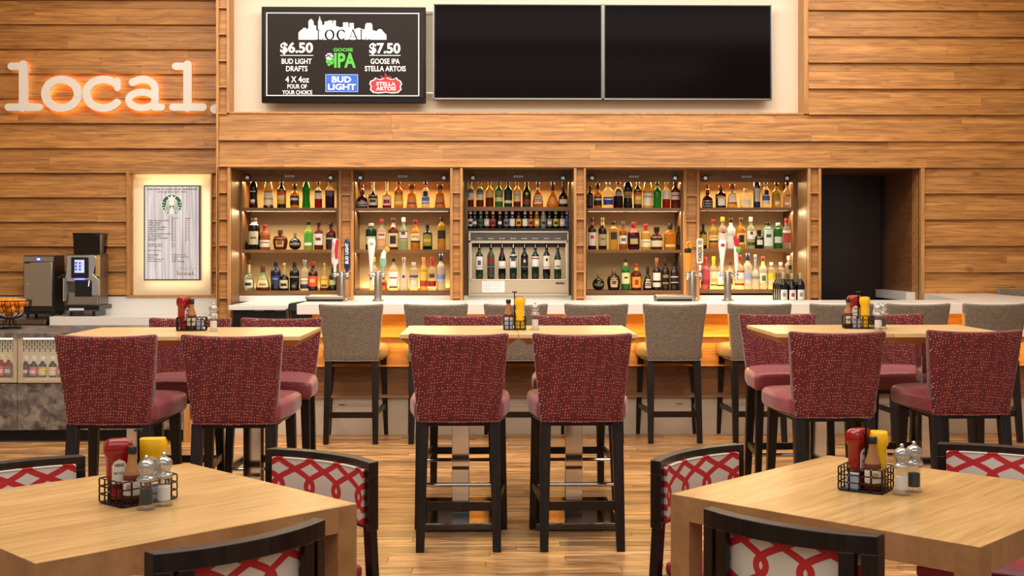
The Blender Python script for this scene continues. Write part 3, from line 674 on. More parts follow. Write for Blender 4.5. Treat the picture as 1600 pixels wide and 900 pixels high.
def bottle(x, y, z, hw, h, typ, gl, cap, labels, desc, group, name='liquor_bottle', fill=None, liq=None, neck=None, sq=0, dep=1.0, cat='bottle'):
    prof, zc_, rc = PROF[typ]
    t = thing(name, desc, cat, (x, y, z), 0, group)
    b = B()
    pr = list(prof)
    if fill:   # cut a ring at the liquid level
        r = radius(prof, fill); pr = sorted(pr+[(r, fill-.002), (r, fill+.002)], key=lambda q: q[1])
    b.lathe(0, 0, 0, [(r*hw, q*h) for r, q in pr], 18, sq, dep, fill=fill*h if fill else None)
    b.build('body', [GM(gl), GM(liq)] if fill else GM(gl), t, ang=50)
    c = B().lathe(0, 0, 0, [(rc*hw*.96, zc_*h), (rc*hw, zc_*h+.002), (rc*hw, h*.985), (rc*hw*.9, h)], 12); c.build('cap', CM(cap), t)
    if neck:
        n0, n1, nc = neck; B().lathe(0, 0, 0, [(radius(prof, q)*hw*1.06+.0004, q*h) for q in (n0, (n0+n1)/2, n1)], 12).build('neck_label', LM(nc), t)
    for k, (z0, z1, an, col) in enumerate(labels):
        lb_ = B(); n = 8; o = 0; a = radians(an); off = .0012+.0008*k
        for zz in (z0, (z0+z1)/2, z1):
            r = radius(prof, zz)*hw
            for i in range(n+1):
                th = -pi/2-a+2*a*i/n; c_, s_ = cos(th), sin(th)
                if sq: e = 1-.72*sq; c_ = math.copysign(abs(c_)**e, c_); s_ = math.copysign(abs(s_)**e, s_)
                lb_.v.append(((r+off)*c_, (r*dep+off)*s_, zz*h))
        for j in range(2):
            for i in range(n): lb_.f.append((j*9+i, j*9+i+1, j*9+i+10, j*9+i+9)); lb_.m.append(0)
        lb_.build('label' if k == 0 else 'label_mark', LM(col), t)
    return t
ORD = ['first', 'second', 'third', 'fourth', 'fifth', 'sixth', 'seventh', 'eighth', 'ninth', 'tenth', 'eleventh', 'twelfth', 'thirteenth', 'fourteenth', 'fifteenth', 'sixteenth', 'seventeenth']
# rows: (px centre, px width, px top, type, glass, cap, [labels z0,z1,angle,colour], description, extras)
J = 'F0E6CC'; WH = 'EFEAE2'
SHELF = {
 ('top shelf of the first cabinet', 325.3): [
  (396, 14, 281, 'waist', 'k', '15100E', [(.14, .3, 30, WH), (.14, .2, 30, 'B03028'), (.56, .6, 38, 'C8C0B8')], 'black curvy bottle with small white label', {}),
  (419.5, 16, 281, 'monk', 'y', '2A1208', [(.12, .54, 80, J), (.3, .34, 70, 'B98A40'), (.76, .88, 30, 'E2C070')], 'robe-shaped bottle with wide cream label', {'fill': .08, 'liq': 'b'}),
  (440, 14, 281, 'wine', 'b', '2A120A', [(.14, .66, 52, 'E0A030'), (.3, .44, 40, 'F2D8A0'), (.46, .58, 40, 'D05A20')], 'brown bottle with orange arched label', {'sq': .2}),
  (460.5, 14, 288, 'squat', 'o', '120E0C', [(.12, .5, 75, '17110E'), (.32, .42, 50, 'D8D0C8')], 'round-shouldered orange bottle with black label', {}),
  (478.5, 13, 282, 'waist', 'G', '14240F', [], 'bright green curvy bottle', {}),
  (497.5, 12, 283, 'std', 'c', '8A2018', [(.34, .64, 60, WH), (.58, .64, 60, '2A2A50')], 'clear bottle half full of red with white label', {'fill': .34, 'liq': 'r'}),
  (515.5, 14, 280, 'std', 'c', '1A1210', [(.42, .58, 40, '6A5A68')], 'square clear bottle two thirds full of dark purple', {'fill': .6, 'liq': 'kd', 'sq': .6})],
 ('middle shelf of the first cabinet', 390): [
  (397, 18, 341, 'cyl', 'k', '6A5648', [(.16, .58, 55, 'CFC6A4'), (.34, .4, 30, '6A6040')], 'stout black bottle with pale neck band and cream label', {'neck': (.78, .88, WH)}),
  (414, 16, 351, 'std', 'a', 'A8201C', [(.1, .38, 75, J), (.26, .3, 60, '9A5A40')], 'amber bottle with red wax neck and cream label', {'neck': (.6, .86, 'A8201C')}),
  (438, 23, 359, 'crown', 'd', '5A4632', [(.14, .58, 32, 'D8B868'), (.24, .46, 22, '8A5A34')], 'squat crown-cut bottle with gold oval label', {'dep': .6}),
  (461, 19, 364, 'globe', 'k', '8A6A3A', [(.26, .4, 60, '8A8070')], 'small black globe bottle with thin neck', {}),
  (482, 14, 345, 'std', 'lime', '14120E', [(.1, .56, 70, '4CA030'), (.14, .24, 50, WH)], 'pale lime bottle with green label', {'neck': (.7, .8, '5A7A30')}),
  (498, 14, 346, 'std', 'd', '1A120E', [(.16, .56, 70, WH), (.32, .42, 25, '7A1A1A')], 'amber bourbon bottle with white label and black cap', {'sq': .4}),
  (517, 15, 348, 'std', 'd', '120E0C', [(.1, .52, 70, '1A1412'), (.38, .44, 50, 'B8B0A8')], 'dark amber bottle with black label', {'sq': .5})],
 ('bottom shelf of the first cabinet', 454): [
  (389, 16, 407, 'tall', 'lg', '5A2418', [(.1, .36, 55, 'E6E2C8'), (.16, .26, 36, '2A2A22')], 'pale green long-necked bottle with dark label', {'neck': (.6, .86, 'B8A870')}),
  (411, 22, 414, 'bell', 'lg', '5A2A16', [(.12, .4, 42, 'EAD29A'), (.2, .28, 30, 'B06A40')], 'bell-shaped bottle with cream label and brown cap', {'fill': .12, 'liq': 'd', 'dep': .6}),
  (431, 16, 407, 'wine', 'bb', '15131A', [(.2, .5, 60, '1E2A50'), (.36, .42, 30, '6A80B8')], 'dark blue wine bottle with navy label', {}),
  (444, 15, 411, 'tall', 'k', 'B89A60', [(.08, .38, 55, 'C8C098'), (.16, .26, 36, '24221A')], 'dark long-necked bottle with cream framed label', {'neck': (.58, .86, 'A89260')}),
  (460, 15, 408, 'wine', 'k', '14100E', [(.44, .48, 60, '8A8278'), (.1, .2, 20, '6A6258')], 'tall black square-shouldered bottle', {}),
  (476, 14, 406, 'std', 'c', '8A7A90', [(.06, .42, 80, '1C2448'), (.2, .32, 50, 'C8B088'), (.34, .4, 50, WH)], 'clear bottle with navy blue sailor label', {}),
  (489, 15, 409, 'std', 'b', '9A2016', [(.14, .5, 75, 'D84A20'), (.28, .4, 30, 'F0B060')], 'dark rum bottle with red orange label', {}),
  (507, 14, 411, 'tall', 'y', 'A88850', [(.1, .38, 50, 'E0B850'), (.14, .22, 36, '5A4A28')], 'amber long-necked bottle with gold label', {'fill': .14, 'liq': 'd', 'neck': (.58, .86, 'B09858')}),
  (520, 12, 418, 'wine', 'g', '14180F', [(.24, .46, 55, 'A8B878')], 'dark green bottle with pale green label', {})],
 ('top shelf of the second cabinet', 324.3): [
  (566, 18, 289, 'liqueur', 'm', 'A8221E', [(.08, .26, 60, WH), (.1, .24, 52, '1A1214'), (.16, .2, 40, 'C0B8B0')], 'round maroon liqueur bottle with black banner label', {'neck': (.78, .86, WH)}),
  (583, 15, 282, 'tall', 'kd', 'C8C0A8', [(.1, .46, 55, 'D0C8A8'), (.2, .3, 36, '2A2A24')], 'dark faceted bottle with cream label and pale neck', {'neck': (.6, .9, 'E0DCC8')}),
  (604.5, 14, 282, 'tall', 'y', 'B09060', [(.1, .4, 55, 'F0E0D0'), (.16, .3, 40, 'A02A2C')], 'clear faceted bottle with red framed label', {'fill': .16, 'liq': 'r', 'neck': (.6, .9, 'E8D8B0')}),
  (623, 14, 282, 'std', 'o', '5A2A14', [(.1, .62, 70, 'E8A828'), (.14, .24, 60, 'F0D080')], 'golden rectangular bottle with yellow label', {'sq': .5}),
  (643.5, 17, 289, 'frust', 'o', '6A3018', [(.14, .5, 45, 'D88A40'), (.16, .24, 40, '8A2A18')], 'tapered orange bottle with brown stopper beside golden bottle', {'sq': .5}),
  (665, 13, 283, 'std', 'c', '1C1C24', [(.16, .4, 60, '4A7AC8'), (.42, .62, 30, '2A2A38'), (.2, .26, 60, WH)], 'clear bottle with sky blue label and dark cap', {}),
  (687.5, 17, 289, 'frust', 'o', '6A3018', [(.14, .5, 45, 'D88A40'), (.16, .24, 40, '8A2A18')], 'tapered orange bottle with brown stopper at shelf end', {'sq': .5})],
 ('middle shelf of the second cabinet', 389.8): [
  (580, 17, 349, 'cyl', 'g', 'C8C8C0', [(.2, .5, 60, 'C8D0C0')], 'dark green shaker-shaped bottle with silver cap', {}),
  (596.5, 14, 343, 'std', 'c', 'A82820', [(.36, .58, 60, 'F0D8C8'), (.12, .3, 50, 'E8A868'), (.46, .52, 30, 'C03028')], 'clear bottle with pink and peach label', {'sq': .5}),
  (614.5, 16, 341, 'std', 'd', '4A3020', [(.08, .52, 60, 'E8CF98'), (.18, .44, 26, '2A1410')], 'dark rum bottle with figure on cream label', {'sq': .4, 'neck': (.72, .86, 'D8D0B0')}),
  (630.5, 14, 340, 'std', 'lg', 'F0EEE8', [(.3, .54, 65, WH), (.32, .35, 60, '2A3030'), (.46, .56, 24, '8A2A24')], 'pale green rum bottle with white cap', {}),
  (649, 15, 344, 'std', 'o', '7A1E1A', [(.24, .54, 65, 'F2E8D0'), (.24, .3, 65, '2A1A24'), (.4, .48, 40, 'E0A030')], 'orange rum bottle with white label and red cap', {}),
  (668, 15, 350, 'std', 'k', '14100E', [(.14, .58, 50, '8A8A30'), (.3, .42, 40, 'D8B040')], 'black rum bottle with olive yellow label', {'sq': .5}),
  (690, 13, 340, 'cyl', 'y', '14100E', [(.34, .6, 50, '1E1A18'), (.06, .2, 60, 'C87A28')], 'amber clear bottle with black round mark', {'sq': .5})],
 ('bottom shelf of the second cabinet', 453.6): [
  (584, 13, 402, 'std', 'c', 'E09A30', [(.16, .52, 60, 'F0EADC')], 'clear vodka bottle with orange cap behind the tap', {}),
  (600, 10, 430, 'squat', 'o', 'C88030', [(.2, .6, 60, 'C85A28'), (.34, .5, 30, '5A1A14')], 'short orange bottle half hidden by the tap column', {}),
  (615, 15, 402, 'std', 'c', '14120F', [(.16, .56, 65, 'F2EEE4'), (.08, .12, 50, '2A2420'), (.36, .4, 40, 'A83030')], 'clear vodka bottle with white label and black cap', {'sq': .4}),
  (631, 15, 402, 'cone', 'f', '8A8088', [(.38, .46, 18, '3A3A3A')], 'frosted cone-shaped bottle with thin grey neck', {}),
  (646.5, 14, 410, 'cyl', 'c', 'B8B4B0', [(.46, .54, 70, '2A3A8A'), (.14, .36, 40, 'E8E0D0')], 'short clear bottle with blue script band', {}),
  (662, 12, 402, 'std', 'y', 'C87850', [(.12, .28, 80, 'B83A24'), (.3, .56, 80, 'F0C050')], 'yellow vodka bottle with copper cap and red base label', {'neck': (.7, .86, 'D08050')}),
  (675, 13, 402, 'std', 'c', 'B02A2A', [(.12, .28, 80, 'A82028'), (.38, .5, 35, '4A3028')], 'clear vodka bottle with red cap and red base label', {'neck': (.72, .86, 'A82028')}),
  (689, 14, 397, 'wine', 'f', '1E2A54', [(.32, .44, 70, '7A98D0'), (.24, .3, 60, 'C8D0E0')], 'frosted bottle with blue cap and blue bird label', {})],
 ('top shelf of the third cabinet', 322.8): [
  (735.5, 10, 281, 'std', 'c', '8A8078', [(.3, .68, 80, 'E4E0D8')], 'clear bottle with large white label and dark base', {'fill': .26, 'liq': 'd'}),
  (750, 12, 281, 'std', 'c', '5A3A28', [(.3, .68, 75, 'E4E0D8'), (.46, .5, 60, '8A8A8A')], 'second clear bottle with large white label and dark base', {'fill': .26, 'liq': 'd'}),
  (765, 13, 281, 'std', 'y', 'B88A50', [(.36, .52, 75, 'E0BE88')], 'golden whisky bottle with tan label', {'fill': .34, 'liq': 'd'}),
  (779.5, 13, 281, 'std', 'e', '2A5A30', [(.2, .36, 65, 'E0D89A'), (.4, .6, 65, '8A9A5A')], 'green whisky bottle with cream label', {}),
  (794, 13, 281, 'std', 'g', '141C14', [(.14, .24, 65, 'D8D49A'), (.28, .6, 65, '161C18')], 'dark green whisky bottle with black label', {'sq': .4}),
  (808, 12, 281, 'std', 'y', '8A7A60', [(.2, .56, 75, 'E8C898'), (.44, .46, 40, '8A6A50')], 'amber whisky bottle with tall tan label', {'fill': .2, 'liq': 'd'}),
  (823, 14, 281, 'burg', 'g', '2A1512', [(.1, .28, 55, '8A1E1E'), (.44, .54, 16, 'E8C870')], 'dark cognac bottle with gold seal and red label', {'neck': (.76, .9, '8A2020')}),
  (840.5, 17, 281, 'bell', 'a', '6A4A2C', [(.12, .44, 48, 'EAD8B0'), (.24, .3, 40, 'A88A58')], 'bell-shaped cognac bottle with cream label', {'fill': .5, 'liq': 'a', 'neck': (.62, .72, 'D8C8A0')}),
  (863.5, 20, 284, 'fan', 'o', '1A1210', [(.2, .36, 26, 'E8A850')], 'fan-shaped orange cognac bottle', {'dep': .55}),
  (880, 15, 281, 'liqueur', 'b', '14100E', [(.12, .28, 55, 'E8DCC8')], 'dark brandy bottle with cream banner label', {'dep': .8})],
 ('top shelf of the fourth cabinet', 324): [
  (922, 10, 290, 'std', 'k', '17120F', [(.1, .6, 60, '3A3430')], 'slim black patterned bottle with wide black cap', {}),
  (934, 13, 287, 'squat', 'o', '120F0D', [(.1, .46, 70, '1A1210'), (.32, .4, 50, 'E0D8D0')], 'orange bottle with black winged label', {}),
  (950, 17, 282, 'std', 'c', 'D8D8D4', [(.12, .4, 60, '2A3A9A'), (.3, .34, 50, WH)], 'broad clear bottle with royal blue label', {}),
  (966, 15, 282, 'std', 'c', '3A2A24', [(.44, .7, 40, 'A8A0A0')], 'clear bottle half full of dark purple, white etching', {'fill': .44, 'liq': 'kd'}),
  (981, 15, 281, 'waist', 'k', '12100E', [(.36, .58, 55, 'B08A60'), (.4, .46, 40, '4A6A48')], 'black cream-liqueur bottle with tan oval label', {}),
  (996.5, 13, 281, 'wine', 'b', 'B0A890', [(.14, .66, 52, 'E0A030'), (.3, .4, 40, 'F2D8A0'), (.46, .56, 36, 'D05A20')], 'brown bottle with yellow orange arched label', {'sq': .2}),
  (1012, 17, 281, 'monk', 'y', '2A1208', [(.1, .54, 80, J), (.38, .42, 70, 'A89060'), (.76, .9, 28, 'E2B050')], 'robe-shaped bottle with large cream label', {}),
  (1027, 13, 282, 'std', 'G', '14240F', [(.72, .8, 50, 'C8C8B8')], 'bright green bottle with dark cap', {'sq': .4}),
  (1041, 12, 281, 'std', 'c', 'C8B8A0', [(.32, .6, 60, WH)], 'clear bottle of red liqueur with square white label', {'fill': .34, 'liq': 'r'}),
  (1055, 14, 281, 'wine', 'd', '4A1614', [(.3, .56, 65, 'E8C8C0'), (.42, .46, 50, '8A2A24')], 'red-brown bottle with pink scalloped label', {})],
 ('middle shelf of the fourth cabinet', 389): [
  (925, 13, 340, 'wine', 'b', '14100E', [(.12, .54, 65, 'E8E0D4'), (.34, .44, 22, 'C02A28')], 'brown whisky bottle with red seven on white label', {'neck': (.76, .86, 'B83A30')}),
  (941.5, 13, 340, 'wine', 'b', '7A6A40', [(.12, .48, 60, 'B8AC84'), (.3, .36, 30, '7A6A4A')], 'brown whisky bottle with khaki label', {'neck': (.76, .86, 'C8B060')}),
  (958.5, 14, 346, 'cyl', 'y', '17130F', [(.36, .62, 34, '24221E')], 'pale gold bottle with black round medallion', {'sq': .4}),
  (973.5, 13, 346, 'std', 'a', '5A5248', [(.2, .5, 65, 'EDE6DC'), (.3, .4, 30, '6A6058')], 'amber bottle with white sketched label', {}),
  (990, 19, 347, 'flask', 'm', '9A1C1C', [(.2, .4, 30, 'C8A868')], 'dark square bottle with red wax top', {'sq': .4, 'dep': .7, 'neck': (.62, .8, '9A1C1C')}),
  (1009, 16, 350, 'std', 'y', 'A0241C', [(.1, .4, 75, 'F0E2B8'), (.28, .31, 50, '8A6A40')], 'golden bottle with cream label and red wax neck', {'neck': (.62, .86, 'A0241C')}),
  (1026, 19, 354, 'squat', 'd', '14110F', [(.12, .56, 65, 'E0D4A8'), (.4, .5, 50, '2A2420')], 'stubby dark bottle with bold lettered cream label', {'dep': .8}),
  (1047, 20, 349, 'flask', 'o', '2A1C14', [(.1, .2, 50, 'F0D080')], 'flat orange bourbon flask with gold strip label', {'dep': .5}),
  (1060, 8, 353, 'std', 'kd', '1A1613', [(.2, .5, 50, '2A2A2A')], 'slim bottle with dark label', {})],
 ('bottom shelf of the fourth cabinet', 453): [
  (935, 19, 426, 'globe', 'k', '8A6A3A', [(.24, .4, 50, '6A6252')], 'small black globe bottle with short neck', {}),
  (959, 21, 420, 'crown', 'b', '7A6040', [(.14, .56, 32, 'D8BE90'), (.28, .44, 20, '7A3A24')], 'dark crown-cut bottle with tan oval label', {'dep': .6}),
  (977.5, 14, 403, 'wine', 'e', '1A1410', [(.2, .54, 65, 'E8DC9C'), (.36, .42, 22, '3A4A28')], 'green whiskey bottle with pale yellow label', {'neck': (.76, .86, 'C8B868')}),
  (994, 16, 412, 'std', 'd', 'A8241C', [(.1, .5, 55, 'F0A028'), (.2, .4, 20, 'A02A14')], 'amber bottle with flame mark on orange label', {'neck': (.74, .86, 'D8A030')}),
  (1012, 15, 416, 'bell', 'b', '2A1410', [(.1, .46, 40, 'C8B8A0'), (.24, .3, 30, '6A2A20')], 'dark bell-shaped scotch bottle with shield label', {}),
  (1026, 13, 403, 'std', 'b', 'C87850', [(.3, .54, 65, 'EAE2D4'), (.1, .24, 65, 'E4DACA')], 'dark cognac bottle with two white labels', {'neck': (.74, .86, 'A83A28')}),
  (1039.5, 13, 405, 'std', 'b', '5A1E14', [(.2, .26, 50, '9A7A50'), (.4, .5, 40, '8A7A5A')], 'dark bottle with gold lettered bands', {}),
  (1053.5, 12, 406, 'std', 'b', '17130F', [(.3, .4, 60, '17130F'), (.42, .46, 60, 'D8D0C4'), (.24, .27, 60, 'D8D0C4')], 'square scotch bottle with slanted black label', {'sq': .6})],
 ('top shelf of the fifth cabinet', 324): [
  (1105.5, 17, 289, 'liqueur', 'm', '5A1A14', [(.06, .3, 60, WH), (.08, .28, 52, '1A1214'), (.16, .2, 40, 'C0B8B0')], 'round dark liqueur bottle with framed black label', {'neck': (.78, .86, WH)}),
  (1126, 16, 290, 'std', 'b', '9A2A18', [(.1, .52, 30, 'EDE6DA'), (.42, .52, 45, 'E0A060')], 'square brown bottle with narrow white label and red cap', {'sq': .6}),
  (1144, 16, 288, 'frust', 'y', '7A3A1C', [(.24, .58, 50, 'F2E4D4'), (.16, .23, 45, 'A83A20')], 'tapered bottle with white label and brown stopper', {'sq': .5}),
  (1165, 19, 294, 'crown', 'c', 'D8C070', [(.12, .42, 40, 'F4F0DC')], 'squat clear tequila bottle with round stopper', {'dep': .8}),
  (1182.5, 11, 281, 'bullet', 'B', '1B2560', [(.22, .7, 45, 'E0CDA8')], 'tall cobalt painted bottle with cream panel', {}),
  (1196.5, 13, 281, 'std', 'c', '3A3A48', [(.26, .44, 60, '3A6AC0'), (.46, .64, 28, '2A2A44'), (.14, .24, 50, 'E0E0DC')], 'clear tequila bottle with blue label and dark cap', {}),
  (1213, 15, 285, 'std', 'y', '3A1A14', [(.3, .56, 26, '8A8A50'), (.12, .24, 26, 'F0ECD0')], 'golden tequila bottle with triangle mark', {}),
  (1230, 14, 284, 'std', 'c', '2A1A16', [(.12, .2, 36, WH), (.44, .5, 30, '8A7048')], 'clear bottle with small white badge and dark cap', {})],
 ('middle shelf of the fifth cabinet', 388.3): [
  (1098.5, 12, 349, 'std', 'k', '1A1410', [(.14, .56, 50, 'B89A30')], 'black rum bottle with mustard label', {}),
  (1114.5, 15, 343, 'std', 'y', 'A02A22', [(.22, .46, 65, 'F0D890'), (.22, .28, 65, '3A2A20'), (.36, .4, 40, 'D88A20')], 'clear golden rum bottle with red cap', {'fill': .14, 'liq': 'o'}),
  (1129, 15, 339, 'std', 'c', 'F0C818', [(.2, .5, 65, 'F2EADA'), (.48, .54, 16, '8A2A34')], 'clear bottle with bright yellow cap', {}),
  (1142, 15, 341, 'std', 'w', '3A1E18', [(.42, .5, 60, 'D8D0C4')], 'opaque white coconut bottle with brown cap', {}),
  (1157.5, 14, 340, 'std', 'o', '4A3018', [(.14, .5, 60, 'F0CE80'), (.2, .44, 24, '2A1410')], 'gold rum bottle with black figure label', {'sq': .4}),
  (1173, 14, 339, 'std', 'lg', 'F4F2EC', [(.3, .56, 65, 'F2EEE6'), (.44, .54, 18, '9A2A28'), (.1, .2, 50, '3A4A38')], 'pale rum bottle with white cap and bat medallion', {}),
  (1186, 15, 359, 'squat', 'k', '120F0D', [(.2, .62, 36, 'E4DECA')], 'stubby black apothecary bottle with diamond label', {}),
  (1199.5, 16, 347, 'cyl', 't', '1A1C1A', [(.1, .72, 45, 'E4ECE4'), (.42, .54, 18, '3A5A50')], 'pale aqua square gin bottle with white label', {'sq': .5}),
  (1215.5, 14, 348, 'cyl', 'e', 'D8D8D0', [(.22, .46, 60, 'D4DCC8')], 'bright green shaker-shaped gin bottle', {}),
  (1228.5, 14, 341, 'std', 'c', 'A8242A', [(.52, .6, 65, 'F0E8E4'), (.2, .5, 36, 'B83A30')], 'clear gin bottle with red cap and red guard figure', {'sq': .5})],
 ('bottom shelf of the fifth cabinet', 452.5): [
  (1102, 14, 402, 'std', 'p', 'B02A34', [(.16, .3, 75, 'B02A40'), (.34, .56, 65, 'C84A50')], 'pink vodka bottle with red label', {'neck': (.74, .86, 'C03A44')}),
  (1115, 13, 401, 'std', 'c', 'E8C820', [(.2, .54, 65, 'F2E8C0'), (.12, .15, 60, '2A2420'), (.24, .34, 40, 'E8C020')], 'clear vodka bottle with yellow cap', {'neck': (.74, .86, 'E8C820')}),
  (1126, 11, 402, 'std', 'c', '14120F', [(.18, .54, 65, 'F2EEE6'), (.1, .14, 60, '2A2420')], 'clear vodka bottle with black cap', {}),
  (1140.5, 11, 408, 'std', 'c', '6A2A20', [(.18, .4, 36, '6A4A38')], 'clear bottle with brown seal behind the tap column', {}),
  (1155, 16, 399, 'std', 'c', 'B02A28', [(.32, .54, 70, 'F0EAE2'), (.5, .54, 70, 'B03030'), (.12, .18, 65, 'B8382E')], 'clear vodka bottle with white and red label', {}),
  (1168, 14, 396, 'wine', 'f', '1C2850', [(.3, .44, 70, '98A8D0'), (.18, .24, 60, 'D8D8D8')], 'frosted vodka bottle with navy cap and pale blue label', {}),
  (1180, 13, 398, 'tall', 'f', '7A98B8', [(.3, .38, 60, '8A8A80')], 'frosted slim bottle with blue silver neck', {'neck': (.66, .88, 'A8C0D0')}),
  (1192, 13, 401, 'std', 'f', '8A3A24', [(.2, .5, 55, 'E0E4B8'), (.26, .42, 26, '5A6A50')], 'frosted bottle with pear green round label', {'neck': (.72, .86, 'D8C880')}),
  (1205, 12, 410, 'cyl', 'c', 'E8E0D0', [(.4, .6, 65, 'F0D020'), (.2, .34, 50, 'E8D8A0')], 'clear bottle with bright yellow band', {}),
  (1220, 12, 410, 'cyl', 'c', 'E0D8C8', [(.3, .4, 40, 'C8B890')], 'plain clear bottle with glass stopper', {}),
  (1233, 13, 400, 'cyl', 'c', 'E8E2D6', [(.6, .72, 24, '1A1816'), (.3, .4, 40, 'B8A888')], 'tall clear bottle with black dot', {})],
}
cabs = [ # frame px x0,x1 ; interior x0,x1 ; bottom y ; name words
 (371, 533, 378.5, 526, 'coffee-side'), (549, 705, 555, 703, 'tap-side'), (721, 897, 731, 889, 'middle'), (915, 1072, 917, 1064, 'nearer door-side'), (1088, 1247, 1094, 1239, 'doorway')]
CF = 12.42; CBK = 12.86
cab_lab = ['lit wooden bottle cabinet nearest the coffee counter', 'lit wooden bottle cabinet holding seven vodkas and gold tequilas', 'wooden bottle cabinet above the wine dispenser',
           'lit wooden bottle cabinet with green whiskey and flame label bottle', 'lit wooden bottle cabinet beside the dark doorway']
puck = mat('puck_light_face', 'D8D2C8', .3, emit=.15)
for ci, (f0, f1, i0, i1, nm) in enumerate(cabs):
    x0, x1, a, b = X(f0, CF), X(f1, CF), X(i0, CF), X(i1, CF)
    zt_, zb_ = Z(267, CF), Z(461, CF)
    cb_ = thing('bottle_cabinet', cab_lab[ci], 'cabinet', ((a+b)/2, CF, zb_), 0, 'bottle cabinets behind the bar')
    fr = B().box(x0, a, CF, CBK, zb_, zt_).box(b, x1, CF, CBK, zb_, zt_).box(a, b, CF, CBK, zt_-.03, zt_)
    fr.build('frame', shadewood_v, cb_, world=True, smooth=False)
    B().box(a, b, CBK-.02, CBK, zb_, zt_).build('back_panel', cabback, cb_, world=True)
    B().box(a, b, CF+.01, CF+.03, Z(284.3, CF), Z(271, CF)).build('valance', shadewood, cb_, world=True, smooth=False)
    shelf = [(324.8, 330.2), (390, 395), (454, 460.8)] if ci < 4 else [(324, 329), (388.5, 394), (452.7, 458.5)]
    if ci == 2: shelf = [(323, 329.5)]
    for (s0, s1) in shelf: B().box(a, b, CF+.005, CBK-.02, Z(s1, CF), Z(s0, CF)).build('shelf', shadewood, cb_, world=True, smooth=False)
    zc2 = Z(277.8, CF)
    for q in (i0+8.5, i1-9):
        xx = X(q, CF)
        p1 = B().tube([(xx, CF-.006, zc2), (xx, CF+.02, zc2)], .033, 24).build('light_ring', black, cb_, world=True)
        B().tube([(xx-.004, CF-.012, zc2-.006), (xx-.002, CF, zc2)], .019, 16).build('spot_lamp', puck, cb_, world=True)
    xm = X((i0+i1)/2, CF); lt = B()
    lt.box(xm-.035, xm+.035, CF-.002, CF+.012, zc2+.006, zc2+.01).box(xm-.035, xm+.035, CF-.002, CF+.012, zc2+.018, zc2+.022)
    for sg_ in (-1, 1): lt.bar((xm+sg_*.035, CF+.004, zc2+.004), (xm+sg_*.05, CF+.004, zc2+.013), .012, .006).bar((xm+sg_*.05, CF+.004, zc2+.014), (xm+sg_*.035, CF+.004, zc2+.024), .012, .006)
    lt.build('hook_plate', chrome, cb_, world=True, smooth=False)
    # led strips
    col = (1, .68, .30); wx = (b-a)*.95; xm = (a+b)/2
    area('shelf_led', (xm, CF+.16, Z(283, CF)), (radians(-14), 0, 0), wx, .05, 8.5 if ci != 2 else 7, col)
    if ci != 2:
        area('shelf_led', (xm, CF+.10, Z(331.2, CF)), (radians(-20), 0, 0), wx, .05, 7.0, (1, .76, .42))
        area('shelf_led', (xm, CF+.10, Z(396, CF)), (radians(-20), 0, 0), wx, .05, (4.0, 6.5, 0, 1.6, 6.5)[ci], (1, .76, .42))
        if ci in (0, 1, 4): area('shelf_led', (xm, CBK-.05, Z(452, CF)), (radians(180), 0, 0), wx, .03, (0.5, 1.5, 0, 0, 1.8)[ci], (1, .74, .36))
for (where, by), rows_ in SHELF.items():
    ci = next(i for i, c in enumerate(cabs) if c[2]-6 < rows_[0][0] < c[3]+4)
    zb_ = Z(by if ci < 4 else by, CF)
    # shelf top surface z for this cabinet
    for (s0) in ((324.8, 390, 454) if ci < 4 else (324, 388.5, 452.7)):
        if abs(s0-by) < 3: zb_ = Z(s0, CF)
    if ci == 2: zb_ = Z(323, CF)
    for k, (px, pw, pt, typ, gl, cap, labs, desc, ex_) in enumerate(rows_):
        yd = CF+.10
        hw = pw/2*yd/F; h = Z(pt, yd)-zb_
        bottle(X(px, yd), yd, zb_+.0005, hw, h, typ, gl, cap, labs, desc+', '+where, 'bottles on the '+where, **ex_)
# small dark jar in the coffee side cabinet
j = thing('small_jar', 'small dark jar in the corner behind the stout black bottle', 'jar', (X(383, CF+.2), CF+.2, Z(390, CF)+.0005))
B().lathe(0, 0, 0, [(.03, 0), (.035, .01), (.035, .06), (.02, .075)], 14).build('body', GM('k'), j); B().lathe(0, 0, 0, [(.022, .076), (.022, .09)], 12).build('lid', CM('14100E'), j)

# beer row on its riser above the wine dispenser
zr = Z(357, CF)
rs = thing('beer_riser', 'black riser shelf carrying the beer bottles', 'riser', (X(810, CF), CF, zr-.02))
B().box(X(731, CF), X(889, CF), CF-.01, CBK-.03, zr-.025, zr).build('tray', black, rs, world=True); B().box(X(731, CF), X(889, CF), CF+.2, CF+.22, zr, Z(330, CF)).build('back_board', blackm, rs, world=True)
BE = [(735, 'E8E0D8', 'D8D0C8', 'k'), (741.8, '9AA09A', '3A4040', 'k'), (751, 'B8B8A8', '3A5A40', 'g'), (760.5, 'E0A898', 'C8C0B8', 'b'), (770.3, 'EAE4DC', 'B83A30', 'b'), (781, 'E8D0A0', '1E1A18', 'k'), (791, '8AA0D8', '6A7A88', 'b'), (800.5, 'E8E4F0', 'E4E0D8', 'b'),
      (810.3, '4A2A3A', 'D8A020', 'b'), (820.3, 'D8D8E0', 'D8DCC8', 'k'), (829.5, 'E8B080', 'C86A30', 'b'), (838.8, 'D8C080', 'E0A028', 'a'), (849, 'C8B880', '8A8A88', 'lg'), (858.7, '4A4A50', '8A8484', 'k'), (868.5, 'C8C83A', 'C8C040', 'k'), (878.5, '3A3A4A', 'E0B8B0', 'b'), (886, 'A8A8C8', '3A4A8A', 'bb')]
bw = ['pale cap', 'grey crest label', 'green oval label', 'red-ringed oval label', 'red oval label', 'harp-gold neck', 'slate blue label', 'white and blue label', 'yellow star label', 'pale green oval label', 'orange round label', 'amber square label', 'silver lettered label', 'grey block label', 'lime yellow label', 'pink label', 'navy label']
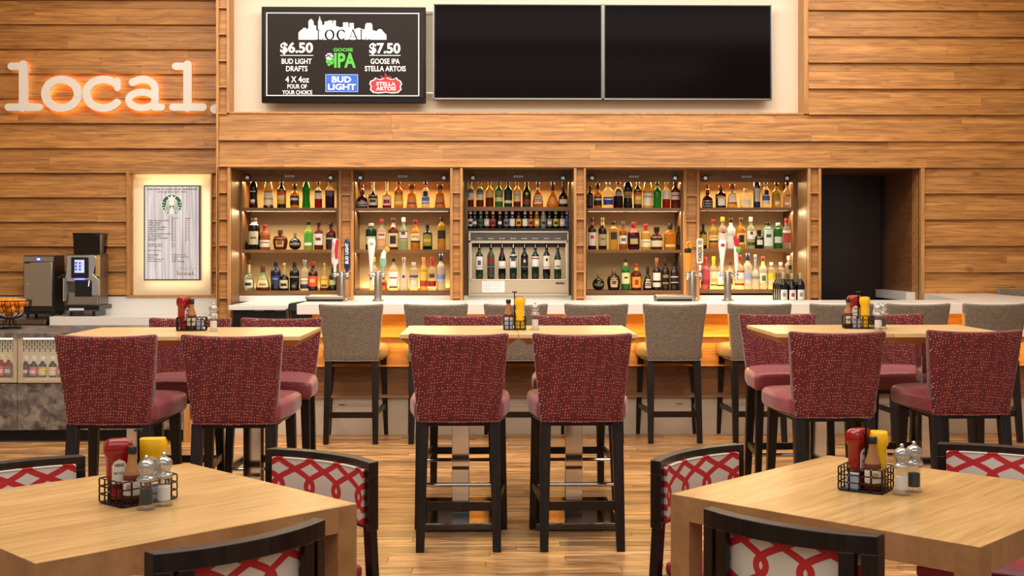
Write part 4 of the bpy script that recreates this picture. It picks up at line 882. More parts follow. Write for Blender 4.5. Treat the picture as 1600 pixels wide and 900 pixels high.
for k, (px, cp, lc, gl) in enumerate(BE):
    yd = CF+.06
    bottle(X(px, yd), yd, zr+.0005, 4.5*yd/F, Z(324.5, yd)-zr, 'beer', gl, '2A2420' if k % 3 else 'B8A888', [(.12, .46, 62, lc), (.2, .34, 34, 'E8E0D0' if k % 2 else '2A2420')], 'beer bottle with %s, %s along the riser from the pale-capped end' % (bw[k], ORD[k]), 'beers above the wine dispenser', 'beer_bottle', neck=(.7, .86, cp))

# wine dispenser
WF = 12.36
wd_ = thing('wine_dispenser', 'champagne-coloured wine dispenser with eight open bottles', 'dispenser', (X(810, WF), WF, Z(462, WF)))
def wb(n, m, *rects, y0=WF, y1=None, bev=0):
    b = B()
    for r in rects: pbox(b, *r, y0, y1 or CBK-.03, ref=WF)
    return b.build(n, m, wd_, world=True, bevel=bev, smooth=False)
wb('housing', beige, (732, 888, 361, 363.5), (732, 888, 376, 378.5), (732, 735.5, 363, 438), (886, 888.5, 363, 438), (732, 888.5, 437.5, 462))
wb('back_wall', mat('dispenser_lining', 'D8C0A0', .35, .2), (735, 886, 363, 438), y0=CBK-.12)
wb('control_panel', mat('smoked_panel', '5A5450', .2), (736, 885.5, 364, 376.2), y0=WF+.01, y1=WF+.05)
wb('window_trim', mat('pale_trim', 'E8DCC8', .3), (735, 737, 379, 437), (884.5, 886, 379, 437), (735, 886, 436.2, 437.8), (735, 886, 378.6, 379.6), y0=WF-.006, y1=WF+.02)
wb('divider_post', steel_dk, (810.2, 811.2, 386, 436.5), y0=WF+.02, y1=WF+.04)
wb('rear_panel', mat('smoked_bar', '3A2E28', .3), (737, 885, 380, 386), y0=WF+.12, y1=WF+.14)
wb('shelf_line', steel, (737, 885, 416.5, 417.3), y0=WF+.03, y1=WF+.035)
wb('notice', mat('white_paper', 'F0EEEE', .6), (753, 788.5, 438.8, 457), y0=WF-.002, y1=WF)
wb('notice_print', mat('grey_print', 'D2D0D4', .6), (756, 785, 441, 441.8), (756, 785, 444, 444.8), (756, 768, 447, 447.8), (771, 785, 447, 447.8), (756, 768, 450, 450.8), (771, 785, 450, 450.8), (756, 785, 453, 453.8), y0=WF-.003, y1=WF-.001)
wb('nameplate', mat('bronze_plate', '5A2E20', .4), (868, 882, 441.3, 443.8), y0=WF-.003, y1=WF)
wb('vent_seam', steel_dk, (734, 887, 457.6, 458.3), y0=WF-.001, y1=WF)
zwb = Z(436.5, WF)
WN = [(749, 'wine', 'g', [(.2, .6, 60, 'EFEAE2'), (.34, .48, 24, '6A4A54')], 'white label with small picture'), (767, 'wine', 'e', [(.4, .66, 60, '7A1E2A'), (.04, .34, 60, '3A3438')], 'crimson label'),
      (784.5, 'burg', 'k', [(.24, .46, 65, 'EFEAE2')], 'plain short white label'), (802, 'wine', 'g', [(.26, .66, 60, 'EFEAE2'), (.46, .62, 34, '3A3A3A')], 'white label with dark portrait'),
      (819.5, 'wine', 'k', [(.2, .56, 60, '1C1A1C'), (.42, .5, 14, 'D8D0D0')], 'black label with white dot'), (836.5, 'wine', 'g', [(.3, .6, 65, 'EFEAE2'), (.52, .56, 65, '9A2A2A')], 'white label with red band'),
      (854, 'wine', 'k', [(.22, .62, 65, 'EAE2CC'), (.46, .54, 16, '2A2624')], 'ivory label with black bird mark'), (871.5, 'burg', 'g', [(.22, .5, 65, 'E8DCC0'), (.28, .32, 30, '5A4A38')], 'cream label')]
for k, (px, ty, gl, lb2, ds) in enumerate(WN):
    yd = WF+.085
    bottle(X(px, yd), yd, zwb+.03, 5.9*yd/F, Z(380, yd)-zwb-.03, ty, gl, '1E2018', lb2, 'dispenser wine bottle with %s, %s from the notice end' % (ds, ORD[k]), 'wine bottles in the dispenser', 'wine_bottle')
    B().lathe(X(px, yd), yd, zwb, [(5.5*yd/F, 0), (5.5*yd/F, .029)], 18).build('bottle_rest', chrome_dk, wd_, world=True)
    B().tube([(X(px, yd), yd-.02, Z(387, yd)), (X(px, yd), yd-.03, Z(381, yd))], .006, 8).build('spout', chrome, wd_, world=True)
    bt = B()
    for q in (-3, 0, 3): pbox(bt, px+q-.7, px+q+.7, 372, 373.2, WF+.006, WF+.01, ref=WF)
    bt.build('button', white, wd_, world=True)
area('dispenser_led', (X(810, WF), WF+.22, Z(381, WF)), (radians(-10), 0, 0), .95, .05, 2.2, (1, .93, .82))

# bottles standing on the back counter
zbc = 1.0
for px, n in ((1224, 4), (1237.5, 3), (1250.5, 2)):
    for k in range(n):
        yd = 11.75+.088*k
        fr_ = ('front of the file', 'second of the file', 'third of the file', 'last of the file')[k]
        wh = {1224: 'square white label', 1237.5: 'red seal label', 1250.5: 'round crest label'}[px]
        hw = 7.4*11.75/F
        bottle(X(px, 11.75), yd, zbc+.0005, hw*.92, (.305 if px != 1237.5 else .30), 'burg' if px == 1237.5 else 'wine', 'k', 'B89C6C' if k == 0 else '6A5438', [(.14, .46, 50, 'E2DED4'), (.24, .36, 20, 'B03A30' if px == 1237.5 else '8A8A88')],
               'gold-topped dark bottle with %s, %s, back counter' % (wh, fr_), 'foil-topped bottles on the back counter', 'wine_bottle', neck=(.80, .82, '8A8070'))

# ================================================================== BACK COUNTER + BAR
# white back counter along the shelves (steps higher than the cafe side)
bc = thing('back_counter', 'white back counter running under the bottle cabinets', 'counter', (X(800, 11.5), 11.5, 0))
B().box(X(357, 11.5), X(1276, 11.5), 11.5, CF+.3, zbc-.045, zbc).build('worktop', whiteslab, bc, world=True, bevel=.004)
B().box(X(362, 11.5), X(1268, 11.5), 11.56, CF, 0, zbc-.045).build('carcass', black, bc, world=True)
B().box(X(371, CF), X(1262, CF), CF-.02, CF+.0, zbc, Z(461.5, CF)).build('splashback', whiteslab, bc, world=True)
for q in (398, 430, 500): B().box(X(q, 11.55), X(q+14, 11.55), 11.545, 11.56, Z(485.5, 11.55), Z(484, 11.55)).build('handle', steel, bc, world=True)

BF = 9.66; zB = 1.095
X0 = X(463.5, BF); XR = X(1640, BF)+1.0
bar = thing('bar_counter', 'long white-topped bar with amber lit timber front', 'counter', (1, 9.9, 0))
xi = X(1515, BF+.08)  # where the top turns back to the wall
B().prismz([(X0, BF), (XR, BF), (XR, 10.36), (4.97, 10.36), (4.97, DW-.05), (X(1443, DW-.05), DW-.05), (X(1508, 10.36), 10.36), (X0, 10.36)], zB-.085, zB).build('worktop', whiteslab, bar, world=True, bevel=.004)
B().prismz([(X0+.08, 9.98), (XR-.1, 9.98), (XR-.1, 10.25), (4.87, 10.25), (4.87, DW-.15), (X(1470, DW-.1), DW-.15), (X(1530, 10.3), 10.25), (X0+.08, 10.25)], .02, zB-.085).build('carcass', blackm, bar, world=True)
zz = [Z(491.5, 9.9), Z(527, 9.9), Z(573, 9.9), Z(622, 9.9)]
barwood = wood('bar_front_wood', ['B87A3A', 'CC9048', 'DCA45C', '7A4520'], (1.1, 9, 14), .42, .14, knots=.5)
shadebar = wood('bar_front_shaded_wood', ['6A4424', '7E5630', '8E6438', '4A2A14'], (1.1, 9, 14), .45, .2, knots=.6)  # darkened copy of the front wood: falloff from the LED painted in
courses(bar, X0+.08, XR-.1, zz[:3], 9.96, prot=.03, nstrip=2, seg=(1.2, 2.6), m=barwood)
courses(bar, X0+.08, XR-.1, zz[2:], 9.96, prot=.02, nstrip=2, seg=(1.2, 2.6), m=shadebar)
xb_ = X0+.06; kk = 0
while xb_ < XR-.1:
    e = min(xb_+1.22, XR-.1); B().box(xb_+.0015, e-.0015, 9.965, 10.0, .0, zz[3]-.004).build('base_panel', whitebase, bar, world=True, smooth=False); xb_ = e
area('bar_led', (X(1060, 9.8), 9.82, zB-.10), (radians(-32), 0, 0), 6.4, .03, 60, (1, .56, .12))
# low service gate between cafe case and bar
gt = thing('service_gate', 'low white gate panel closing the gap beside the drinks case', 'gate', (X(380, 9.97), 9.97, 0))
B().box(X(297.5, 9.97), X0+.05, 9.98, 10.02, 0, .8).build('panel', whitebase, gt, world=True); B().box(X(297.5, 9.97), X0+.05, 9.96, 10.04, .8, .83).build('cap_rail', trimwood, gt, world=True)

# slab along the passage wall
xp = X(1432.5, DW+.12)
sl = tag(B().box(xp-.10, xp-.002, DW+.14, d1-.03, 1.015, 1.10).build('passage_shelf', whiteslab), 'narrow white shelf along the brown passage panel', 'shelf')

# beer towers
def tower(px, handles, label, D=10.22):
    x = X(px, D); t = thing('beer_tower', label, 'beer tap', (x, D, zB), 0, 'chrome beer towers on the bar')
    zt_ = Z(426, D); b = B().lathe(0, 0, 0, [(.05, 0), (.05, .012), (.031, .02), (.031, zt_-zB), (.028, zt_-zB+.008), (.01, zt_-zB+.012)], 28); b.build('column', steel, t)
    for i, (hx, fn) in enumerate(handles):
        dx = X(hx, D)-x; zf = Z(429.5, D)-zB
        f = B().tube([(0, 0, zf), (dx*.55, -.01, zf+.004), (dx, -.03, zf)], .014, 10).tube([(dx, -.03, zf), (dx*1.06, -.05, zf-.045)], .010, 10).ball((dx, -.03, zf), .022, 12, 6).tube([(dx, -.03, zf), (dx, -.03, zf+.04)], .008, 8)
        f.build('faucet', chrome, t)
        fn(t, dx, zf+.025, x, D)
def loftz(b, secs, cx, cy):  # secs: (z, halfwidth, halfdepth, dx)
    n = 14; o = len(b.v)
    for (z, rx, ry, dx) in secs:
        for k in range(n): a = 2*pi*k/n; b.v.append((cx+dx+rx*cos(a), cy+ry*sin(a), z))
    for j in range(len(secs)-1):
        for k in range(n): k2 = (k+1) % n; b.f.append((o+j*n+k, o+j*n+k2, o+(j+1)*n+k2, o+(j+1)*n+k)); b.m.append(b.cur)
    b.f.append(tuple(o+k for k in range(n-1, -1, -1))); b.m.append(b.cur); b.f.append(tuple(o+(len(secs)-1)*n+k for k in range(n))); b.m.append(b.cur); return b
def H(name, fn): return fn
def hz(py, D): return Z(py, D)-zB
def handle_redwhite(t, dx, z0, x, D):
    loftz(B(), [(z0, .012, .01, 0), (hz(414, D), .014, .012, 0), (hz(411, D), .03, .015, 0), (hz(404, D), .03, .015, 0), (hz(376, D), .028, .014, .004), (hz(373, D), .02, .01, .004)], dx, -.03).build('handle', mat('tap_white', 'E8E2DC', .3), t)
    B().prism([(dx+.004, hz(404, D)), (dx+.028, hz(404, D)), (dx+.034, hz(376, D)), (dx+.02, hz(373, D)), (dx+.01, hz(376, D)), (dx-.002, hz(390, D))], -.05, -.043).build('red_panel', mat('tap_red', 'C82A34', .35), t)
    text('Coors Light', (x+dx-.024, x+dx-.004, hz(402, D)+zB, hz(377, D)+zB), D-.046, mat('tap_red', '', 0), t, rot=1, bold=.01)
def handle_blue(t, dx, z0, x, D):
    loftz(B(), [(z0, .010, .01, 0), (z0+.03, .02, .014, 0), (hz(418, D), .026, .016, 0), (hz(380, D), .024, .016, 0), (hz(375, D), .018, .012, 0), (hz(373, D), .008, .006, 0)], dx, -.03).build('handle', mat('tap_navy', '1C2A58', .3), t)
    text('BUD LIGHT', (x+dx-.014, x+dx+.014, hz(412, D)+zB, hz(380, D)+zB), D-.0485, mat('tap_letter_white', 'F4F2EE', .4), t, rot=1, bold=.04)
def handle_chalice(top, mark):
    def f(t, dx, z0, x, D):
        loftz(B(), [(z0, .010, .009, 0), (hz(415, D), .014, .012, 0), (hz(400, D), .022, .014, .002), (hz(385, D), .033, .016, .004), (hz(top+4, D), .034, .016, .004), (hz(top, D), .024, .010, .004)], dx, -.03).build('handle', mat('tap_porcelain', 'F0ECE6', .25), t)
        B().prism([(dx+.004+.018*cos(2*pi*k/12), hz(top+8, D)+.014*sin(2*pi*k/12)) for k in range(12)][::-1], -.0475, -.0455).build('badge', mat('tap_badge_'+mark, mark, .4), t)
    return f
def handle_green(t, dx, z0, x, D):
    loftz(B(), [(z0, .008, .008, 0), (hz(417, D), .010, .01, 0), (hz(415.5, D), .022, .014, 0), (hz(414, D), .028, .016, 0), (hz(403.5, D), .028, .016, 0)], dx, -.03).build('grip', mat('tap_mint', '8CBFA0', .35), t)
    loftz(B(), [(hz(403.5, D), .024, .014, 0), (hz(396, D), .02, .013, .006), (hz(390, D), .018, .012, .022)], dx, -.03).build('handle', mat('tap_porcelain', 'F0ECE6', .25), t)
    B().ball((dx+.034, -.03, hz(390, D)), .024, 14, 8).build('orange_slice', mat('tap_orange', 'E8A030', .35), t)
def handle_orange(t, dx, z0, x, D):
    m = mat('tap_amber', 'E8962A', .35)
    loftz(B(), [(z0, .016, .012, 0), (hz(410, D), .022, .014, 0), (hz(402, D), .032, .016, 0), (hz(395, D), .026, .014, 0)], dx, -.03).build('figure_base', m, t)
    loftz(B(), [(hz(395, D), .028, .015, 0), (hz(391, D), .030, .015, 0), (hz(387, D), .020, .012, 0)], dx, -.03).build('dark_collar', black, t)
    B().tube([(dx-.012, -.03, hz(388, D)), (dx-.014, -.03, hz(383, D)), (dx-.006, -.03, hz(380, D)), (dx+.012, -.03, hz(378, D)), (dx+.02, -.03, hz(382, D)), (dx+.02, -.03, hz(388, D))], .014, 10).build('curl', m, t)
def handle_sign(t, dx, z0, x, D):
    loftz(B(), [(z0, .007, .007, 0), (hz(416, D), .01, .01, 0), (hz(414, D), .012, .01, 0)], dx, -.03).build('stem', white, t)
    a, b = dx-.031, dx+.025
    B().prism([(a+.01, hz(412, D)), (b-.01, hz(412, D)), (b, hz(409, D)), (b, hz(374, D)), (b-.012, hz(372.5, D)), (a+.012, hz(372.5, D)), (a, hz(375, D)), (a, hz(410, D))][::-1], -.04, -.02).build('board', mat('tap_cream_board', 'DDD5BC', .45), t, bevel=.003)
    text('YARDS', (x+a+.012, x+b-.012, hz(409, D)+zB, hz(386, D)+zB), D-.0425, mat('tap_letter_dark', '2A2620', .5), t, rot=1, bold=.015)
    B().prism([((a+b)/2+.018*cos(2*pi*k/18), hz(379, D)+.018*sin(2*pi*k/18)) for k in range(18)][::-1], -.042, -.0395).build('ring_mark', mat('tap_ring', '9A927C', .5), t)
def handle_redlime(t, dx, z0, x, D):
    loftz(B(), [(z0, .008, .008, 0), (hz(420, D), .012, .01, 0), (hz(400, D), .018, .012, .0), (hz(385, D), .02, .012, .0), (hz(383, D), .02, .012, 0)], dx, -.03).build('handle', mat('tap_porcelain', 'F0ECE6', .25), t)
    r = B().prism([(dx-.012, hz(385, D)), (dx+.022, hz(385, D)), (dx+.03, hz(370, D)), (dx+.016, hz(369, D)), (dx+.007, hz(375, D)), (dx-.006, hz(367.5, D)), (dx-.024, hz(370, D))], -.045, -.02); r.build('crown', mat('tap_red', 'C82A34', .35), t, bevel=.002)
    B().ball((dx+.02, -.045, hz(390, D)), .025, 14, 8).build('lime', mat('tap_lime', '6AA838', .4), t)
mat('tap_red', 'C82A34', .35)
tower(534, [(524, handle_redwhite), (543, handle_blue)], 'chrome beer tower with red white handle and blue handle')
tower(590.5, [(580.5, handle_chalice(373, 'C8B070')), (599, handle_green)], 'chrome beer tower with white paddle and mint orange handles')
tower(1081.5, [(1074, handle_orange), (1093, handle_sign)], 'chrome beer tower with orange figure and cream board handles')
tower(1137, [(1127, handle_chalice(375, 'B03A30')), (1149, handle_redlime)], 'chrome beer tower with white chalice and red lime handles')
for a, b, lab in ((476, 536, 'flat silver lid on the bar beside the blue-handled tower'), (1026, 1084, 'flat silver lid on the bar beside the orange-handled tower')):
    t = thing('silver_lid', lab, 'lid', (X((a+b)/2, 10.3), 10.2, zB)); xa, xb_ = X(a, 10.1), X(b, 10.1)
    B().hexa([(xa, 10.12, zB+.02), (xb_, 10.12, zB+.02), (xb_, 10.34, zB+.02), (xa, 10.34, zB+.02), (xa, 10.12, zB+.045), (xb_, 10.12, zB+.045), (xb_-.02, 10.34, zB+.05), (xa+.02, 10.34, zB+.05)]).build('lid_top', steel, t, world=True, bevel=.004)
    B().box(xa+.01, xb_-.01, 10.13, 10.33, zB, zB+.02).build('base', black, t, world=True)
mon = thing('till_monitor', 'black till monitor seen edge-on at the end of the bar', 'monitor', (X(452, 10.4), 10.4, .99))
B().hexa([(X(449, 10.3), 10.3, Z(485, 10.3)), (X(463, 10.3), 10.3, Z(487, 10.3)), (X(463, 10.3), 10.42, Z(487, 10.3)), (X(449, 10.3), 10.42, Z(485, 10.3)), (X(451, 10.3), 10.3, Z(474, 10.3)), (X(476, 10.3), 10.32, Z(470, 10.3)), (X(476, 10.3), 10.44, Z(470, 10.3)), (X(451, 10.3), 10.42, Z(473, 10.3))]).build('screen_case', black, mon, world=True, bevel=.006)
B().tube([(X(450, 10.35), 10.36, Z(482, 10.35)), (X(455, 10.35), 10.38, .55), (X(455, 10.35), 10.38, .0)], .02, 10).build('stand', steel_dk, mon, world=True)

# ================================================================== CAFE COUNTER, CASE, MACHINES
zC = .87
cc = thing('cafe_counter', 'white-topped back counter carrying the coffee machine', 'counter', (X(250, 12), 12.0, 0))
B().box(X(77, 11.98), X(339, 11.98), 11.98, DL-.02, zC-.09, zC).build('worktop', whiteslab, cc, world=True, bevel=.004)
B().box(X(80, 11.98), X(337, 11.98), 12.03, DL-.02, 0, zC-.09).build('carcass', black, cc, world=True)
c2 = thing('fridge_counter', 'grey steel counter carrying the small milk fridge', 'counter', (X(30, 12), 12.0, 0))
B().box(X(-60, 11.9)-.6, X(76.5, 12.02), 11.9, DL-.02, .80, .845).build('worktop', steel_dk, c2, world=True); B().box(X(-60, 11.9)-.6, X(76.3, 12.02), 11.95, DL-.02, 0, .80).build('carcass', black, c2, world=True)
# milk fridge
fz = .845; fy = 12.1
fr_ = thing('milk_fridge', 'small stainless milk fridge with blue digital display', 'fridge', (X(60, fy), fy, fz))
fx0, fx1 = X(36.5, fy), X(84.5, fy); zt_ = Z(399, fy)
B().box(fx0, fx1, fy, fy+.30, fz+.07, zt_).build('body', mat('fridge_dark_side', '3A3430', .3, .5), fr_, world=True, bevel=.004)
B().box(fx0, fx1, fy-.012, fy, Z(408.5, fy), zt_-.01).build('fascia', steel, fr_, world=True)
B().box(fx0+.012, fx1-.012, fy-.02, fy, Z(478, fy), Z(409.5, fy)).build('door', steel, fr_, world=True, bevel=.004)
B().box(fx0+.02, fx0+.075, fy-.024, fy-.02, Z(411.5, fy), Z(410, fy)).build('badge', black, fr_, world=True)
B().tube([(X(44.5, fy), fy-.026, Z(443.5, fy)), (X(44.5, fy), fy-.018, Z(443.5, fy))], .011, 12).build('lock', chrome, fr_, world=True)
B().box(X(55.5, fy), X(64.5, fy), fy-.016, fy-.01, Z(407.5, fy), Z(402.5, fy)).build('display', mat('display_blue', '2A4AB0', .3, emit=.8), fr_, world=True)
ptext('38', 57.5, 62.5, 403.6, 406.4, fy-.018, mat('display_digits', 'E8F0FF', .3, emit=2), fr_)
B().box(fx0+.01, fx1, fy+.01, fy+.29, fz+.04, fz+.07).build('plinth', blackm, fr_, world=True)
for a, b in ((.03, .04), (.28, .04), (.03, .26), (.28, .26)): B().lathe(fx0+a, fy+b, fz, [(.016, 0), (.016, .04)], 12).build('foot', black, fr_, world=True)
# coffee machine
my = 12.08
cmn = thing('coffee_machine', 'bean-to-cup coffee machine with black bean hopper and lit touch screen', 'coffee machine', (X(128, my), my, zC))
def mp_(n, m, x0, x1, y0, y1, d0, d1, bev=.003):
    return B().box(X(x0, d0), X(x1, d0), d0, d1, Z(y1, d0), Z(y0, d0)).build(n, m, cmn, world=True, bevel=bev)
mp_('body', steel_dk, 103, 154, 397, 484, my+.03, my+.34)
mp_('base_tray', black, 99, 155, 477, 484, my-.10, my+.3)
mp_('front_panel', steel, 106, 152, 457, 476, my, my+.04)
# silver arch
ar = B(); pts = [(104, 399), (148, 399), (151, 404), (145, 428), (153, 436), (153, 462), (143, 462), (143, 440), (104, 440), (104, 470), (101, 470), (101, 436), (103, 428), (104, 410)]
ar.prism([W(a, b, my-.02) for a, b in reversed(pts)], my-.02, my+.05); ar.build('arch_frame', mat('satin_silver', 'C8C4C0', .25, .8), cmn, world=True, bevel=.004)
mp_('control_fascia', black, 111, 138, 402, 434, my-.03, my-.02)
mp_('touch_screen', mat('touch_glow', 'A8B4E0', .2, emit=.9), 116.5, 131.5, 406, 426, my-.034, my-.03, 0)
ti = B()
for i in range(2):
    for j_ in range(3): ti.box(X(119+i*6, my), X(122.5+i*6, my), my-.038, my-.034, Z(412.5+j_*5, my), Z(409+j_*5, my))
ti.build('screen_icon', mat('icon_blue', '5A6AB8', .3, emit=.5), cmn, world=True)
mp_('brew_bay', blackm, 117, 142, 437, 463, my-.024, my-.02, .004)
ld = B()
for i in range(5): ld.box(X(119+i*3, my), X(121+i*3, my), my-.05, my-.03, Z(436.5, my), Z(435.3, my))
ld.build('blue_lamp', mat('lamp_blue', '5060FF', .3, emit=6), cmn, world=True)
B().tube([(X(103, my), my-.02, Z(428, my)), (X(98, my), my-.08, Z(432, my)), (X(96, my), my-.10, Z(434, my))], .012, 10).build('steam_lever', black, cmn, world=True)
B().tube([(X(102.5, my), my-.05, Z(434, my)), (X(103, my), my-.06, Z(470, my))], .009, 10).build('steam_wand', chrome, cmn, world=True)
B().tube([(X(142, my), my-.05, Z(438, my)), (X(141.5, my), my-.06, Z(447, my))], .008, 8).build('water_spout', chrome, cmn, world=True)
mp_('side_panel', mat('amber_side_trim', 'D8B070', .3, .5), 149, 154.5, 399, 432, my-.01, my+.03)
for a in (112, 147): B().box(X(a, my), X(a+5, my), my-.06, my+.26, zC, zC+.05).build('foot', black, cmn, world=True)
mp_('tray_label', white, 108, 131, 481, 484.5, my-.106, my-.10, 0)
B().hexa([(X(115, my), my, Z(397, my)), (X(156, my), my, Z(397, my)), (X(156, my), my+.22, Z(397, my)), (X(115, my), my+.22, Z(397, my)), (X(114.5, my), my-.02, Z(366, my)), (X(157, my), my-.02, Z(366, my)), (X(157, my), my+.24, Z(366, my)), (X(114.5, my), my+.24, Z(366, my))]).build('bean_hopper', mat('smoked_hopper', '17110E', .06), cmn, world=True, bevel=.006)
B().box(X(114, my), X(157.5, my), my-.025, my+.245, Z(366, my), Z(364, my)).build('hopper_lid', black, cmn, world=True, bevel=.003)

# drinks case
KF = 9.6
kx0, kx1 = X(-60, KF)-.5, X(288, KF)
ks = thing('drinks_case', 'grey granite refrigerated drinks case with glass front', 'display case', ((kx0+kx1)/2, KF, 0))
B().box(kx0, X(291, KF), KF-.02, 10.55, .832, .87).build('stone_top', granite, ks, world=True, bevel=.003)
for a, b in ((None, 26.6), (27.4, 287)): B().box(kx0 if a is None else X(a, KF), X(b, KF), KF, KF+.03, Z(670, KF), Z(598, KF)).build('stone_panel', granite, ks, world=True)
B().box(kx0, kx1, KF+.10, 10.5, 0, Z(670, KF)).build('kick_plinth', blackm, ks, world=True)
B().box(kx0, kx1, KF+.03, 10.5, Z(670, KF), Z(601, KF)).build('carcass', blackm, ks, world=True)
B().box(X(286.5, KF), X(297, KF), KF-.0, 10.5, 0, .832).build('end_panel', trimwood, ks, world=True, smooth=False)
fr2 = B()
for a, b in ((20.5, 26.4), (28, 34)): pbox(fr2, a, b, 525, 597.5, KF-.01, KF+.02)
pbox(fr2, -70, 26.4, 593.5, 598, KF-.015, KF+.03); pbox(fr2, 28, 286.5, 593.5, 598, KF-.015, KF+.03); pbox(fr2, -70, 286.5, 524, 526.5, KF-.01, KF+.02)
fr2.build('window_frame', beige, ks, world=True, smooth=False)
for a, b in ((-70, 20.5), (34, 286.5)):
    g_ = B(); pbox(g_, a, b, 526.5, 593.5, KF+.0, KF+.006); g_.build('glass_pane', glass, ks, world=True)
zf_ = Z(590, KF)
B().box(kx0, kx1, KF+.03, 10.4, zf_-.02, zf_).build('deck', beige, ks, world=True)
pb = B(); ybk = 10.05
pb.box(kx0, kx1, ybk, ybk+.02, zf_, .832); pb.build('back_wall', mat('case_back', 'D8C8A8', .5), ks, world=True)
pf = B(); q = kx0+.02; r_ = 0
while q < kx1-.02:
    for j_ in range(3):
        z_ = .70+.045*j_+(.0225 if r_ % 2 else 0); pf.box(q, q+.008, ybk-.003, ybk, z_-.017, z_+.017)
    q += .022; r_ += 1
o = pf.build('air_slot', mat('slot_dark', '3A2A20', .6), ks, world=True, smooth=False); o['kind'] = 'stuff'
B().tube([(kx0+.1, KF+.2, .815), (kx1-.1, KF+.2, .815)], .012, 10).build('light_tube', mat('case_tube', 'FFF4DC', .4, emit=1.5), ks, world=True)
rl = B().tube([(X(36, KF), KF+.03, Z(579, KF)), (kx1-.03, KF+.03, Z(579, KF))], .003, 6).tube([(X(36, KF), KF+.03, Z(579, KF)), (X(36, KF), KF+.03, Z(589, KF))], .003, 6).tube([(kx0, KF+.03, Z(579, KF)), (X(19, KF), KF+.03, Z(579, KF))], .003, 6)
rl.build('wire_rail', steel, ks, world=True)
area('case_led', ((kx0+kx1)/2, KF+.2, .80), (0, 0, 0), 2.6, .04, 3.0, (1, .93, .8))
JU = [(-12, 'E8602A', 'r', 'orange'), (2, 'E8602A', 'r', 'scarlet'), (13.5, '8A6A70', 'r', 'grey'), (40, '5A2A3A', 'b', 'plum'), (52.5, 'D86A78', 'b', 'pink'), (66.5, 'E0CC30', 'b', 'yellow'), (82.5, 'EAC8A0', 'b', 'peach'), (97, 'C86A50', 'b', 'rust'), (112, 'D86A78', 'b', 'rose'), (127, 'E0CC30', 'b', 'lemon')]
for k, (px, lc, gl, cn) in enumerate(JU):
    yd = KF+.12; h_ = Z(556 if k > 2 else 553, yd)-zf_
    bottle(X(px, yd), yd, zf_+.0005, 6.6*yd/F, h_, 'squat', gl, 'F2EEE4' if k > 2 else 'F0E0A0', [(.08, .50, 85, lc), (.2, .36, 36, 'F0E8E8')], 'juice bottle with %s label in the glass drinks case' % cn, 'juice bottles in the drinks case', 'juice_bottle')
# wire bowl with oranges
bwz = .87; by_ = 10.12; bxc = X(15, by_)
wbw = thing('wire_bowl', 'black wire footed bowl full of oranges on the drinks case', 'bowl', (bxc, by_, bwz))
Rb, hb0, hb1 = .172, .085, .235
rm = B()
rm.tube([(Rb*cos(2*pi*k/36), Rb*sin(2*pi*k/36), hb1) for k in range(36)], .005, 8, True).build('rim', wire_m, wbw)
rb = B()
for k in range(16):
    a = 2*pi*k/16; rb.tube([((.03+(Rb-.03)*sin(t*pi/2)**.9)*cos(a+.5*(1-t)*.4), (.03+(Rb-.03)*sin(t*pi/2)**.9)*sin(a+.5*(1-t)*.4), hb0+(hb1-hb0)*t**1.7) for t in [i/8 for i in range(9)]], .0034, 6)
rb.build('wire_ribs', wire_m, wbw)
ft = B()
for k in range(10):
    a = 2*pi*k/10; ft.tube([(.03*cos(a), .03*sin(a), hb0), (.05*cos(a), .05*sin(a), .05), (.095*cos(a), .095*sin(a), .008)], .0034, 6)
ft.tube([(.098*cos(2*pi*k/28), .098*sin(2*pi*k/28), .006) for k in range(28)], .006, 8, True); ft.tube([(.032*cos(2*pi*k/16), .032*sin(2*pi*k/16), hb0) for k in range(16)], .006, 8, True)
ft.build('wire_foot', wire_m, wbw)
om = mat('orange_peel', 'F08A14', .4, noise=.12, nscale=60)
k = 0
for (a, r, z_) in [(i*60, .078, .165) for i in range(6)]+[(0, 0, .135)]+[(i*45+20, .105, .215) for i in range(8)]+[(i*90+10, .045, .225) for i in range(4)]:
    k += 1; o_ = B().ball((0, 0, 0), .036, 16, 10, .95).build('orange', om); o_.location = (bxc+r*cos(radians(a)), by_+r*sin(radians(a)), bwz+z_)
    tag(o_, 'bright orange fruit heaped in the black wire bowl', 'fruit', 'oranges in the wire bowl')

